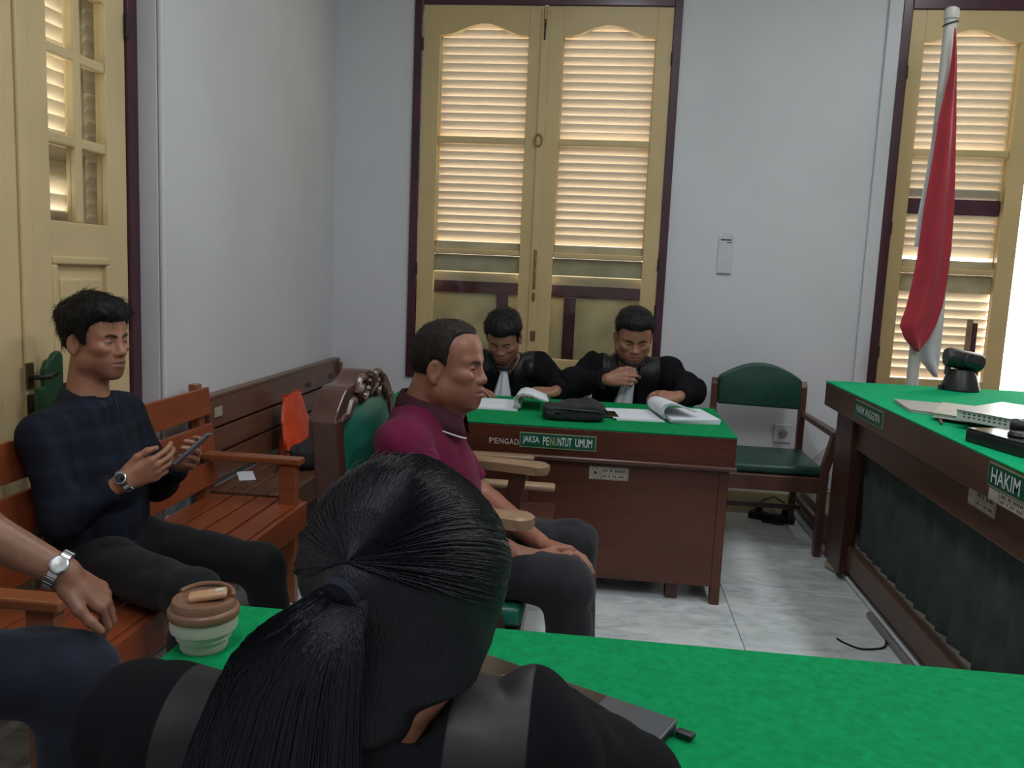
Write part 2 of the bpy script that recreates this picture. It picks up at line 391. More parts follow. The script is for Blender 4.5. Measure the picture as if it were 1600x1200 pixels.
def leaf(win, x0, x1, sl, sr, kind):
    y0, y1 = WY - 0.012, WY + 0.032
    zb, zt = 0.765, 2.88
    ox0, ox1 = x0 + sl, x1 - sr
    lf = MB().box(x0, ox0, y0, y1, zb, zt).build('stile', M['cream'], win, bevel=0.003)
    MB().box(ox1, x1, y0, y1, zb, zt).build('stile', M['cream'], win, bevel=0.003)
    arch = ogee(ox0, ox1, 2.722, 2.785)
    MB().prism([(ox0, zt), (ox1, zt)] + arch[::-1], y0, y1).build('top_rail', M['cream'], win)
    MB().prism(ogee(ox0, ox1, 2.716, 2.779)[::-1] + ogee(ox0, ox1, 2.722, 2.785), y0 - 0.004, y1 - 0.01).build('arch_bead', M['cream'], win)
    MB().box(ox0, ox1, y0 + 0.004, y1, 2.105, 2.145).build('middle_rail', M['cream'], win, bevel=0.006)
    MB().box(ox0, ox1, y0 + 0.004, y1, 1.458, 1.490).build('lower_rail', M['cream'], win, bevel=0.006)
    MB().box(ox0, ox1, y0, y1, zb, 0.854).build('bottom_rail', M['cream'], win, bevel=0.004)
    MB().box(ox0 - 0.01, ox1 + 0.01, y1, y1 + 0.02, 1.488, 1.536).build('louvre_sill', M['cream_old'], win, bevel=0.003)
    MB().box(ox0 - 0.01, ox1 + 0.01, y1, y1 + 0.015, 1.355, 1.458).build('blank_board', M['cream_old'], win, bevel=0.002)
    # side beads that hold the slats
    for (bx0, bx1) in ((ox0 - 0.012, ox0 + 0.004), (ox1 - 0.004, ox1 + 0.012)):
        MB().box(bx0, bx1, y1, y1 + 0.07, 1.5, 2.80).build('slat_bead', M['cream'], win, bevel=0.002)
    ys = WY + 0.068
    slats(win, ox0 - 0.008, ox1 + 0.008, 2.140, 2.80, 0.0475, ys)
    if kind == 1:
        slats(win, ox0 - 0.008, ox1 + 0.008, 1.545, 2.105, 0.0475, ys)
        slats(win, ox0 - 0.05, ox1 + 0.04, 1.300, 1.352, 0.05, WY + 0.12)
        MB().box(ox0 + 0.001, ox1 - 0.001, WY + 0.006, WY + 0.010, 0.856, 1.456).build('pane', M['glass'], win)
    else:
        slats(win, ox0 - 0.008, ox1 + 0.008, 1.565, 1.785, 0.0475, ys)
        slats(win, ox0 - 0.008, ox1 + 0.008, 1.885, 2.105, 0.0475, ys)
        MB().box(ox0 - 0.01, ox1 + 0.01, y1, y1 + 0.05, 1.79, 1.878).build('iron_bar', M['maroon'], win, bevel=0.004)
        slats(win, ox0 - 0.008, ox1 + 0.008, 0.860, 1.355, 0.0475, ys)

def frame(win, x0, x1):
    y0, y1 = WY - 0.022, WY + 0.10
    MB().box(x0, x0 + 0.05, y0, y1, WZ0, WZ1 + 0.03).build('frame_side', M['maroon'], win, bevel=0.004)
    MB().box(x1 - 0.047, x1, y0, y1, WZ0, WZ1 + 0.03).build('frame_side', M['maroon'], win, bevel=0.004)
    MB().box(x0 + 0.05, x1 - 0.047, y0, y1, 2.882, WZ1 + 0.03).build('frame_head', M['maroon'], win, bevel=0.004)
    MB().box(x0 + 0.05, x1 - 0.047, y0, y1, WZ0, 0.762).build('frame_sill', M['maroon'], win, bevel=0.004)
def hinges(win, x, zs):
    for z in zs:
        MB().tube([(x, WY - 0.018, z - 0.035), (x, WY - 0.018, z + 0.035)], 0.007, 8).build('hinge', M['iron'], win, smooth=True)

w1 = thing('window_1', (-0.415, WY, WZ0), 'tall double louvred window with cream leaves and maroon frame', kind='structure')
frame(w1, *W1)
leaf(w1, -1.132, -0.425, 0.100, 0.088, 1)
leaf(w1, -0.412, 0.304, 0.098, 0.090, 1)
MB().box(-0.443, -0.398, WY - 0.026, WY - 0.012, 0.77, 2.878).build('astragal', M['cream'], w1, bevel=0.004)
hinges(w1, -1.135, (2.66, 1.36)); hinges(w1, 0.307, (2.60, 1.44, 1.17))
MB().box(-0.43, -0.41, WY - 0.034, WY - 0.026, 2.76, 2.87).build('bolt', M['brass'], w1, bevel=0.003)
MB().tube([(-0.42, WY - 0.036, 2.69), (-0.42, WY - 0.036, 2.80)], 0.005, 8).build('bolt_rod', M['iron'], w1)
MB().tube([(-0.432 + 0.022 * math.cos(a), WY - 0.034, 2.13 + 0.034 * math.sin(a)) for a in np.linspace(0, 2 * math.pi, 17)], 0.005, 6, False).build('ring_pull', M['brass'], w1, smooth=True)
for z0, z1 in ((1.27, 1.50), (1.20, 1.25)):
    MB().box(-0.425, -0.408, WY - 0.036, WY - 0.026, z0, z1).build('bolt', M['brass'], w1, bevel=0.003)
for k in range(4):
    MB().box(-0.424 + 0.008 * k, -0.42 + 0.008 * k, WY - 0.034, WY - 0.026, 0.96, 1.02).build('catch', M['iron'], w1)
# outer low guard: maroon frame with weathered boards, seen through the lower panes
gy = WY + 0.15
for (x0, x1, z0, z1) in [(-1.13, 0.30, 1.228, 1.306)]:
    MB().box(x0, x1, gy, gy + 0.05, z0, z1).build('guard_rail', M['maroon'], w1, bevel=0.004)
for xc in (-0.625, -0.205, -1.10, 0.28):
    MB().box(xc - 0.036, xc + 0.036, gy, gy + 0.05, 0.72, 1.228).build('guard_post', M['maroon'], w1, bevel=0.004)
for (x0, x1) in ((-1.08, -0.655), (-0.595, -0.235), (-0.175, 0.25)):
    MB().box(x0, x1, gy + 0.02, gy + 0.035, 0.72, 1.228).build('guard_board', M['cream_old'], w1)

w2 = thing('window_2', (2.3, WY, WZ0), 'louvred window behind the flag, right leaf swung open', kind='structure')
frame(w2, *W2)
leaf(w2, 1.592, 2.275, 0.078, 0.095, 2)
hinges(w2, 1.589, (2.55, 1.7, 1.0))
# right leaf stands open into the room
hx = W2[1] - 0.05
sw = MB()
sw.box(hx - 0.04, hx, WY - 0.72, WY - 0.63, 0.765, 2.88); sw.box(hx - 0.04, hx, WY - 0.11, WY - 0.02, 0.765, 2.88)
for z0, z1 in ((0.765, 0.86), (1.458, 1.50), (2.105, 2.145), (2.72, 2.88)):
    sw.box(hx - 0.04, hx, WY - 0.63, WY - 0.11, z0, z1)
sw.build('open_leaf', M['cream'], w2)

# ------------------------------------------------------------------ door in the left wall
d1 = thing('door_1', (-1.74, 2.36, 0), 'cream double door with glazed panes and raised panels', kind='structure')
DX = -1.74
for (y0, y1, z0, z1) in [(2.912, 2.975, 0, DZ), (DY0, DY0 + 0.06, 0, DZ), (DY0 + 0.06, 2.912, DZ - 0.06, DZ)]:
    MB().box(DX - 0.07, DX + 0.012, y0, y1, z0, z1).build('door_frame', M['maroon'], d1, bevel=0.004)
def door_leaf(y0, y1, py):
    xa, xb = DX - 0.042, DX
    ya, yb = py[0], py[3]                         # glazed field
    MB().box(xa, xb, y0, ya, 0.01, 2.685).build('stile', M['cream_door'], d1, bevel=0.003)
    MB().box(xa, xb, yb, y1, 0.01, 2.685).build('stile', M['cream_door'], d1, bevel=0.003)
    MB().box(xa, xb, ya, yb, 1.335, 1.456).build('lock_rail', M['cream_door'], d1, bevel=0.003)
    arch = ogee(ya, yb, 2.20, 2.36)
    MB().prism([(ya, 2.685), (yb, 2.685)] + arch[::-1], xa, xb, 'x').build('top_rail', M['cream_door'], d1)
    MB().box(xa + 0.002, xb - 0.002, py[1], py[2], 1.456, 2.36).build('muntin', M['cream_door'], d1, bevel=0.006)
    for z in (1.715, 1.985):
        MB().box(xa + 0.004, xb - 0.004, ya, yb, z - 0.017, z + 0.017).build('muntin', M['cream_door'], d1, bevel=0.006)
    zz = [1.456, 1.698, 1.732, 1.968, 2.002, 2.36]
    for (a, b) in ((py[0], py[1]), (py[2], py[3])):
        for k in range(3):
            MB().box(DX - 0.024, DX - 0.020, a, b, zz[2 * k], zz[2 * k + 1]).build('pane', M['glass'], d1)
    # lower raised panel
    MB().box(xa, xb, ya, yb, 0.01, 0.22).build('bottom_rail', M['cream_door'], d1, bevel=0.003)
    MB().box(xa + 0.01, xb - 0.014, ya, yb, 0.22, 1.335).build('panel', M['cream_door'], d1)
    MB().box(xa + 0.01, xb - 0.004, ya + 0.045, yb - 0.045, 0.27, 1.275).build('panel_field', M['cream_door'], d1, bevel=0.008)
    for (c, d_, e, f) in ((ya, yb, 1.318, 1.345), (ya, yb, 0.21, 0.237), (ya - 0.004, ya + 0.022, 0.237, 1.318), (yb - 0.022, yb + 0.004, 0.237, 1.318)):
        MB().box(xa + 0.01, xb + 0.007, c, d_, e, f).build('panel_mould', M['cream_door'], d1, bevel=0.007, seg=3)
door_leaf(2.367, 2.910, (2.486, 2.622, 2.660, 2.794))
door_leaf(1.782, 2.357, (1.89, 2.04, 2.07, 2.235))
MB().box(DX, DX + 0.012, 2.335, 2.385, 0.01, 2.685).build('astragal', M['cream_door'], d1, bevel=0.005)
MB().box(DX + 0.012, DX + 0.018, 2.325, 2.362, 0.94, 1.02).build('handle_plate', M['brass'], d1, bevel=0.003)
hd = MB().tube([(DX + 0.018, 2.345, 0.975), (DX + 0.05, 2.345, 0.975), (DX + 0.058, 2.37, 0.977), (DX + 0.055, 2.42, 0.985)], [0.008, 0.008, 0.010, 0.007], 10).build('door_handle', M['iron'], d1, smooth=True)
MB().box(DX + 0.012, DX + 0.017, 2.328, 2.36, 0.86, 0.922).build('keyhole_plate', M['brass'], d1, bevel=0.003)
MB().box(DX + 0.017, DX + 0.0185, 2.341, 2.347, 0.88, 0.905).build('keyhole', M['ink'], d1)
MB().tube([(DX + 0.012, 2.908, 2.12), (DX + 0.012, 2.908, 2.20)], 0.008, 8).build('hinge', M['iron'], d1, smooth=True)
# outer louvred shutters behind the glazed door
SX = -1.83
MB().box(SX - 0.03, SX + 0.01, 2.705, 2.79, 0.0, 2.72).build('shutter_stile', M['cream_old'], d1)
MB().box(SX - 0.03, SX + 0.01, 2.45, 2.705, 1.60, 1.655).build('shutter_rail', M['cream_old'], d1)
MB().box(SX - 0.03, SX + 0.01, 1.74, 2.45, 0.0, 2.72).build('shutter_backing', M['cream_old'], d1)
MB().box(SX - 0.03, SX + 0.01, 2.45, 2.705, 0.0, 1.44).build('shutter_backing', M['cream_old'], d1)
MB().box(SX - 0.08, SX - 0.06, 2.79, 2.975, 0.0, 2.72).build('shutter_backing', M['cream_old'], d1)  # solid backing added to block daylight and dim the slats before it
def side_slats(y0, y1, z0, z1, pitch=0.047):
    n = int(round((z1 - z0) / pitch))
    for i in range(n):
        z = z0 + (i + 0.5) * (z1 - z0) / n
        MB().rbox((SX, (y0 + y1) / 2, z), (0.066, y1 - y0, 0.008), Ry(-math.radians(50))).build('slat', M['slat'], d1)
side_slats(2.45, 2.705, 1.44, 1.60); side_slats(2.45, 2.705, 1.655, 2.36); side_slats(2.79, 2.972, 1.44, 2.36)
# conduit and patch by the door recess
tag(MB().tube([(WX + 0.012, 2.99, 0.05), (WX + 0.012, 2.99, CEIL - 0.02)], 0.011, 10).build('wall_conduit', M['wall'], smooth=True, origin=(WX + 0.012, 2.99, 0.05)), 'white vertical cable conduit beside the door recess', 'conduit')

# ------------------------------------------------------------------ prosecutors' table
TX0, TX1, TY0, TY1, TZ = -1.02, 0.578, 3.44, 4.22, 0.727
t = thing('courtroom_table', (-0.2, 3.8, 0), 'reddish brown prosecution table with green cloth top and wooden modesty panel', 'table')
MB().box(TX0 - 0.005, TX1 + 0.003, TY0 - 0.004, TY1, TZ - 0.006, TZ).build('cloth_top', M['green'], t, bevel=0.003)
MB().box(TX0, TX1, TY0, TY0 + 0.03, 0.595, TZ - 0.006).build('apron', M['table'], t, bevel=0.004)
for x in (TX0, TX1 - 0.03):
    MB().box(x, x + 0.03, TY0 + 0.03, TY1, 0.595, TZ - 0.006).build('side_apron', M['table'], t, bevel=0.004)
MB().tube([(TX0 - 0.004, TY0 - 0.003, 0.592), (TX1 + 0.006, TY0 - 0.003, 0.592)], 0.011, 10).build('moulding', M['table'], t, smooth=True)
MB().box(TX0 + 0.02, TX1 - 0.035, TY0 + 0.018, TY0 + 0.035, 0.075, 0.595).build('front_panel', M['table'], t, bevel=0.003)
for x in (TX0 + 0.02, TX1 - 0.06):
    MB().box(x, x + 0.04, TY0 + 0.012, TY0 + 0.06, 0.0, 0.60).build('leg', M['table'], t, bevel=0.003)
    MB().box(x, x + 0.04, TY1 - 0.08, TY1 - 0.03, 0.0, 0.60).build('leg', M['table'], t, bevel=0.003)
MB().box(TX1 - 0.045, TX1 - 0.025, TY0 + 0.06, TY1 - 0.08, 0.075, 0.595).build('side_panel', M['table'], t, bevel=0.003)
MB().box(TX0 + 0.025, TX0 + 0.045, TY0 + 0.06, TY1 - 0.08, 0.075, 0.595).build('side_panel', M['table'], t, bevel=0.003)
for i, x in enumerate((-0.02, 0.335)):
    MB().box(x, x + 0.05, TY0 + 0.05, TY0 + 0.12, 0.0, 0.074).build('foot_block', M['chairwood'], t)
# sign and old lettering on the apron
def sign(parent, p0, w, h, rot3, s, letters_w, lh, gold=None):
    """p0 lower left corner"""
    c = Vector(p0); X, Y, Z = rot3.col[0], rot3.col[1], rot3.col[2]
    def plate(name, a0, a1, b0, b1, d0, d1, m):
        mb = MB(); P = [c + X * a + Y * b + Z * d for d in (d0, d1) for a, b in ((a0, b0), (a1, b0), (a1, b1), (a0, b1))]
        mb.add(P, [(0, 3, 2, 1), (4, 5, 6, 7), (0, 1, 5, 4), (1, 2, 6, 5), (2, 3, 7, 6), (3, 0, 4, 7)])
        return mb.build(name, m, parent)
    sg = plate('sign_plate', 0, w, 0, h, 0.0, 0.004, M['signedge'])
    plate('sign_field', 0.004, w - 0.004, 0.004, h - 0.004, 0.004, 0.0048, M['sign'])
    if gold:
        # the words set letter group by letter group so that a few letters keep their gold colour
        tot = letters_w; x = (w - tot) / 2
        for txt, ww, m, gap in gold:
            text_part('lettering', txt, parent, m, c + X * x + Y * ((h - lh) / 2) + Z * 0.0049, lh, rot3, ww, 0.0008, 0.010)
            x += ww + gap
    else:
        text_part('lettering', s, parent, M['signtext'], c + X * ((w - letters_w) / 2) + Y * ((h - lh) / 2) + Z * 0.0049, lh, rot3, letters_w, 0.0008, 0.010)
    return sg
sign(t, (-0.318, TY0 - 0.0005, 0.630), 0.322, 0.064, FRONT, '', 0.296, 0.036,
     gold=[('JAKSA', 0.070, M['signtext'], 0.016), ('PE', 0.026, M['signtext'], 0.004), ('NU', 0.030, M['signgold'], 0.004), ('NTUT', 0.056, M['signtext'], 0.016), ('UMUM', 0.070, M['signtext'], 0)])
for i, ch in enumerate('PENGAD'):
    text_part('old_letter', ch, t, M['oldtext'], (-0.447 + i * 0.0215, TY0 - 0.0005, 0.637), 0.025, FRONT, 0.018, 0.0008, 0.015)
def sticker(parent, p0, w, h, rot3, emblem=True):
    c = Vector(p0); X, Y, Z = rot3.col[0], rot3.col[1], rot3.col[2]
    def plate(name, a0, a1, b0, b1, d0, d1, m, par):
        P = [c + X * a + Y * b + Z * d for d in (d0, d1) for a, b in ((a0, b0), (a1, b0), (a1, b1), (a0, b1))]
        return MB().add(P, [(0, 3, 2, 1), (4, 5, 6, 7), (0, 1, 5, 4), (1, 2, 6, 5), (2, 3, 7, 6), (3, 0, 4, 7)]).build(name, m, par)
    st = plate('inventory_sticker', 0, w, 0, h, 0, 0.0012, M['sticker'], parent)
    z0, z1 = 0.0012, 0.0016
    for (a0, a1, b0, b1) in [(0.03 * w, 0.97 * w, 0.04 * h, 0.06 * h), (0.03 * w, 0.97 * w, 0.93 * h, 0.95 * h), (0.29 * w, 0.30 * w, 0.06 * h, 0.93 * h), (0.96 * w, 0.97 * w, 0.06 * h, 0.93 * h), (0.30 * w, 0.96 * w, 0.49 * h, 0.51 * h)]:
        plate('print_line', a0, a1, b0, b1, z0, z1, M['ink'], st)
    for (xs, yb, n, hh) in ((0.34, 0.60, 13, 0.22), (0.34, 0.20, 11, 0.16)):
        for k in range(n):
            if k in (3, 6) and hh > 0.2 or k in (2, 4, 7) and hh < 0.2: continue
            a = xs * w + k * 0.58 * w / n
            plate('print_mark', a, a + 0.030 * w, yb * h, (yb + hh) * h, z0, z1, M['ink'], st)
    if emblem:
        cc = c + X * (0.155 * w) + Y * (0.5 * h)
        mb = MB()
        for (r0, r1) in ((0.30 * h, 0.335 * h), (0.0, 0.14 * h)):
            n = 20; vv = []; ff = []
            for k in range(n):
                a = 2 * math.pi * k / n
                for r in (r0, r1): vv.append(cc + (X * math.cos(a) + Y * math.sin(a)) * r + Z * z1)
            for k in range(n):
                j = (k + 1) % n; ff.append((2 * k, 2 * k + 1, 2 * j + 1, 2 * j))
            mb.add(vv, ff)
        mb.build('emblem', M['ink'], st)
    return st
sticker(t, (-0.018, TY0 + 0.018, 0.508), 0.164, 0.056, FRONT)

# ------------------------------------------------------------------ judges' bench on its platform
tag(MB().box(1.225, RX, -1.0, WY, 0.0, 0.17).build('platform', mat('grey brown platform stone', (0.20, 0.17, 0.15), 0.5, 0.15, 5), bevel=0.004), 'low stone platform under the judges bench', kind='structure')
tag(MB().box(1.195, 1.224, -1.0, WY - 0.02, 0.0, 0.022).build('trim_2', M['wall'], bevel=0.008), 'pale edging strip along the platform', kind='structure')
JX0, JX1, JY0, JY1, JZ = 1.13, 2.15, 1.62, 4.28, 0.892
j = thing('judges_bench', (1.6, 2.5, 0.17), 'long brown judges bench with green cloth top and dark pleated curtain front', 'desk')
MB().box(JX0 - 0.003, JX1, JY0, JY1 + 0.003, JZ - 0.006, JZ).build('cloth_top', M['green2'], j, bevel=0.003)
MB().box(JX0, JX0 + 0.035, JY0, JY1, 0.770, JZ - 0.006).build('apron', M['desk'], j, bevel=0.004)
MB().box(JX0 + 0.035, JX1, JY1 - 0.035, JY1, 0.770, JZ - 0.006).build('end_apron', M['desk'], j, bevel=0.004)
MB().box(JX0 + 0.055, JX0 + 0.085, JY0, 4.12, 0.625, 0.770).build('under_rail', M['desk'], j, bevel=0.004)
MB().box(JX0 + 0.03, JX0 + 0.085, 3.885, 4.14, 0.030, 0.770).build('end_post', M['deskdark'], j, bevel=0.004)
MB().box(JX0 + 0.085, JX1 - 0.05, 4.10, 4.14, 0.172, 0.770).build('end_panel', M['deskdark'], j, bevel=0.004)
MB().box(JX0 + 0.13, JX1 - 0.05, JY0 + 0.02, JY0 + 0.05, 0.172, 0.770).build('end_panel', M['deskdark'], j, bevel=0.004)
MB().box(JX0 + 0.035, JX1, JY0 + 0.002, JY0 + 0.035, 0.770, JZ - 0.006).build('end_apron', M['desk'], j, bevel=0.004)
MB().box(JX1 - 0.035, JX1, JY0 + 0.035, JY1 - 0.035, 0.770, JZ - 0.006).build('back_apron', M['desk'], j, bevel=0.004)
MB().box(JX0 + 0.06, JX0 + 0.085, JY0, 3.885, 0.055, 0.165).build('bottom_rail', M['desk'], j, bevel=0.004)
pts = []; nn = 420
for i in range(nn + 1):
    y = JY0 + (3.885 - JY0) * i / nn
    ph = y / 0.093 + 0.35 * math.sin(y * 3.1)
    fr_ = ph - math.floor(ph)
    dx = 0.030 * (fr_ if fr_ < 0.86 else (1 - fr_) / 0.14 * 0.86)
    pts.append((JX0 + 0.124 - dx, y))
rows = []
for k in range(9):
    z = 0.10 + (0.70 - 0.10) * k / 8
    rows.append([(x + 0.004 * math.sin(y * 37 + k), y + 0.006 * math.sin(k * 0.9 + y * 5) * (1 - k / 8), z) for x, y in pts])
cu = MB().grid(rows).build('pleated_curtain', M['curtain'], j, smooth=True)
sm = cu.modifiers.new('cloth', 'SOLIDIFY'); sm.thickness = 0.003
sign(j, (JX0 - 0.0005, 3.770, 0.803), 0.375, 0.070, FACE_MX, 'HAKIM ANGGOTA', 0.315, 0.034)
sign(j, (JX0 - 0.0005, 2.475, 0.812), 0.400, 0.068, FACE_MX, '', 0.352, 0.044, gold=[('HAKIM', 0.165, M['signtext'], 0)])
sticker(j, (JX0 + 0.0545, 2.715, 0.695), 0.185, 0.062, FACE_MX, False)
sticker(j, (JX0 - 0.0005, 2.465, 0.772), 0.22, 0.038, FACE_MX, False)

# ------------------------------------------------------------------ green cloth table in front
GX0, GX1, GY0, GY1, GZ = -0.680, 1.9, 1.0, 1.44, 0.71
g = thing('cloth_table', (0.5, 1.0, 0), 'long green cloth covered table in the foreground holding cup and laptop', 'table')
gm = MB(); n1, n2 = 60, 24
gm.box(GX0, GX1, GY0, GY1, GZ - 0.008, GZ)
gm.build('cloth_top', M['green'], g, bevel=0.004)
MB().box(GX0 + 0.01, GX1 - 0.01, GY0 + 0.01, GY1 - 0.01, GZ - 0.04, GZ - 0.008).build('tabletop', M['table'], g)
MB().box(GX0 + 0.03, GX1 - 0.03, GY1 - 0.06, GY1 - 0.035, 0.12, GZ - 0.04).build('front_panel', M['table'], g, bevel=0.003)
for x in (GX0 + 0.03, GX1 - 0.08):
    for y in (GY0 + 0.03, GY1 - 0.11):
        MB().box(x, x + 0.05, y, y + 0.05, 0, GZ - 0.04).build('leg', M['table'], g, bevel=0.003)

# ------------------------------------------------------------------ slatted benches along the left wall
b1 = thing('slatted_bench', (-1.4, 2.4, 0), 'orange brown slatted wooden bench with flat arms where the man in navy sits', 'bench')
BX = -1.60
for z0, z1 in ((0.735, 0.845), (0.585, 0.700), (0.455, 0.55)):
    MB().rbox((BX + 0.055 - (z0 - 0.5) * 0.10, 2.39, (z0 + z1) / 2), (0.022, 1.58, z1 - z0), Ry(-0.10)).build('back_slat', M['bench_o'], b1, bevel=0.003)
for y in (1.63, 2.40, 3.12):
    MB().prism([(BX + 0.03, 0.0), (BX + 0.075, 0.0), (BX + 0.05, 0.44), (BX + 0.013, 0.86), (BX - 0.022, 0.86), (BX + 0.005, 0.44)], y, y + 0.045).build('back_post', M['bench_ox'], b1, bevel=0.003)
for i in range(4):
    x0 = -1.555 + i * 0.099
    MB().box(x0, x0 + 0.086, 1.60, 3.18, 0.385, 0.405).build('seat_slat', M['bench_o'], b1, bevel=0.003)
MB().box(-1.17, -1.148, 1.60, 3.18, 0.295, 0.400).build('seat_rail', M['bench_o'], b1, bevel=0.003)
for y in (1.655, 3.115):
    MB().box(-1.585, -1.145, y - 0.03, y + 0.03, 0.568, 0.594).build('arm', M['bench_ox'], b1, bevel=0.006)
    MB().box(-1.235, -1.165, y - 0.018, y + 0.018, 0.0, 0.568).build('leg', M['bench_ox'], b1, bevel=0.003)
    MB().box(-1.54, -1.235, y - 0.014, y + 0.014, 0.30, 0.385).build('side_rail', M['bench_ox'], b1, bevel=0.003)
b2 = thing('plank_bench', (-1.4, 4.1, 0), 'dark walnut plank bench along the wall holding bags', 'bench')
for z0, z1 in ((0.655, 0.780), (0.545, 0.645), (0.43, 0.535)):
    MB().rbox((-1.605 - (z0 - 0.5) * 0.06, 4.09, (z0 + z1) / 2), (0.030, 1.80, z1 - z0), Ry(-0.06)).build('back_plank', M['bench_d'], b2, bevel=0.004)
MB().rbox((-1.625, 4.09, 0.785), (0.05, 1.80, 0.016), Ry(0.0)).build('top_cap', M['bench_d'], b2, bevel=0.004)
for i in range(4):
    x0 = -1.585 + i * 0.084
    MB().box(x0, x0 + 0.077, 3.21, 4.985, 0.385, 0.408).build('seat_plank', M['bench_d'], b2, bevel=0.003)
MB().box(-1.275, -1.25, 3.21, 4.985, 0.30, 0.405).build('seat_rail', M['bench_d'], b2, bevel=0.003)
for y in (3.215, 4.93):
    MB().box(-1.30, -1.245, y, y + 0.05, 0.0, 0.385).build('leg', M['bench_d'], b2, bevel=0.003)
    MB().box(-1.63, -1.58, y, y + 0.05, 0.0, 0.77).build('back_post', M['bench_d'], b2, bevel=0.003)
MB().box(-1.58, -1.30, 3.22, 3.245, 0.30, 0.385).build('side_rail', M['bench_d'], b2, bevel=0.003)
for (y, z) in ((4.42, 0.695), (4.80, 0.70), (4.83, 0.59)):
    MB().rbox((-1.601, y, z), (0.016, 0.085, 0.028)).build('carved_slot', M['ink'], b2, bevel=0.006)
lb = MB().box(-1.592, -1.5895, 3.235, 3.355, 0.700, 0.742).build('label_sticker', M['sticker'], b2)
MB().lathe([(0.010, 0), (0.010, 0.001)], (-1.5893, 3.262, 0.721), 14, Ry(math.pi / 2)).build('print_dot', M['ink'], lb)

# ------------------------------------------------------------------ carved chair of the man in maroon
cc = thing('carved_armchair', (-0.42, 2.35, 0), 'carved dark wood armchair with teal leather under the man in maroon', 'chair')
cy0, cy1 = 2.05, 2.65
def cx(z): return -0.66 - 0.07 * (z - 0.45)
for y in (cy0, cy1 - 0.06):
    MB().prism([(cx(0.0) - 0.03, 0.0), (cx(0) + 0.03, 0.0), (cx(0.45) + 0.035, 0.45), (cx(0.955) + 0.03, 0.955), (cx(0.955) - 0.04, 0.955), (cx(0.45) - 0.03, 0.45)], y, y + 0.06).build('back_post', M['carved'], cc, bevel=0.006)
# arched crest rail with a scroll on top
crest = []
n = 26
for i in range(n + 1):
    tt = i / n; y = cy0 + 0.006 + (cy1 - cy0 - 0.012) * tt
    crest.append((y, 0.955 + 0.085 * math.sin(math.pi * tt) ** 0.7 + 0.018 * math.sin(math.pi * tt * 3) ** 2))
MB().prism(crest + [(cy1 - 0.006, 0.90), (cy0 + 0.06, 0.90), (cy0 + 0.006, 0.90)], cx(0.98) - 0.045, cx(0.98) + 0.028, 'x').build('crest_rail', M['carved'], cc, bevel=0.004)
orn = MB()
for s in (-1, 1):
    sp = [(cx(1.0) + 0.034, (cy0 + cy1) / 2 + s * (0.075 + 0.055 * r * math.cos(a)), 1.005 + 0.045 * r * math.sin(a)) for a, r in [(k * 0.5, 1 - k * 0.045) for k in range(18)]]
    orn.tube(sp, 0.011, 8)
    orn.tube([(cx(1.0) + 0.03, (cy0 + cy1) / 2 + s * (0.14 + 0.03 * k), 0.985 - 0.012 * k + 0.010 * math.sin(k * 2.2)) for k in range(5)], [0.014, 0.012, 0.013, 0.010, 0.006], 8)
for k in range(7):
    a = -1.2 + k * 0.4
    orn.tube([(cx(1.0) + 0.03, (cy0 + cy1) / 2, 0.985), (cx(1.0) + 0.045, (cy0 + cy1) / 2 + 0.05 * math.sin(a), 0.99 + 0.06 * math.cos(a))], [0.012, 0.006], 8)
orn.build('carved_scroll', M['carved'], cc, smooth=True)
# padded back
rows = []
for i in range(15):
    z = 0.52 + (0.945 - 0.52) * i / 14; row = []
    for k in range(19):
        tt = k / 18; y = cy0 + 0.055 + (cy1 - cy0 - 0.11) * tt
        zz = z + (0.055 * math.sin(math.pi * tt) if i > 7 else 0) * (i - 7) / 7
        bul = 0.055 * (max(0, math.sin(math.pi * tt)) ** 0.45) * (max(0, math.sin(math.pi * (i + 0.0) / 14)) ** 0.45)
        row.append((cx(z) + 0.012 + bul, y, zz))
    rows.append(row)
pb = MB().grid(rows).build('back_pad', M['leather2'], cc, smooth=True)
m_ = pb.modifiers.new('pad', 'SOLIDIFY'); m_.thickness = 0.03; m_.offset = -1
MB().box(-0.64, -0.17, cy0 + 0.02, cy1 - 0.02, 0.36, 0.42).build('seat_frame', M['carved'], cc, bevel=0.006)
MB().box(-0.63, -0.165, cy0 + 0.03, cy1 - 0.03, 0.42, 0.485).build('seat_cushion', M['leather2'], cc, bevel=0.024, seg=4, smooth=True)
for y in (cy0 + 0.005, cy1 - 0.005):
    arm = []
    for k in range(10):
        a = k / 9
        arm.append((-0.665 + (0.665 - 0.185) * a, y, 0.728 + 0.010 * math.sin(a * 3.0)))
    am = MB(); P_ = []
    for k, (x, yy, z) in enumerate(arm):
        w = 0.030 + 0.014 * (k / 9) ** 2
        P_.append([(x, yy - w, z - 0.017), (x, yy - w * 0.96, z + 0.010), (x, yy - w * 0.5, z + 0.016), (x, yy + w * 0.5, z + 0.016), (x, yy + w * 0.96, z + 0.010), (x, yy + w, z - 0.017)])
    am.grid([r + [r[0]] for r in P_])
    am.lathe([(0.040, -0.017), (0.044, -0.004), (0.043, 0.010), (0.034, 0.016), (0.001, 0.016)], (-0.185, y, 0.729), 20)
    am.build('arm', M['armwood'], cc, smooth=True)
    MB().prism([(-0.26, 0.0), (-0.205, 0.0), (-0.20, 0.40), (-0.235, 0.56), (-0.215, 0.715), (-0.27, 0.715), (-0.29, 0.56), (-0.262, 0.40)], y - 0.022, y + 0.022).build('arm_support', M['carved'], cc, bevel=0.005)
MB().box(-0.64, -0.24, cy0 + 0.03, cy0 + 0.055, 0.15, 0.19).build('stretcher', M['carved'], cc)

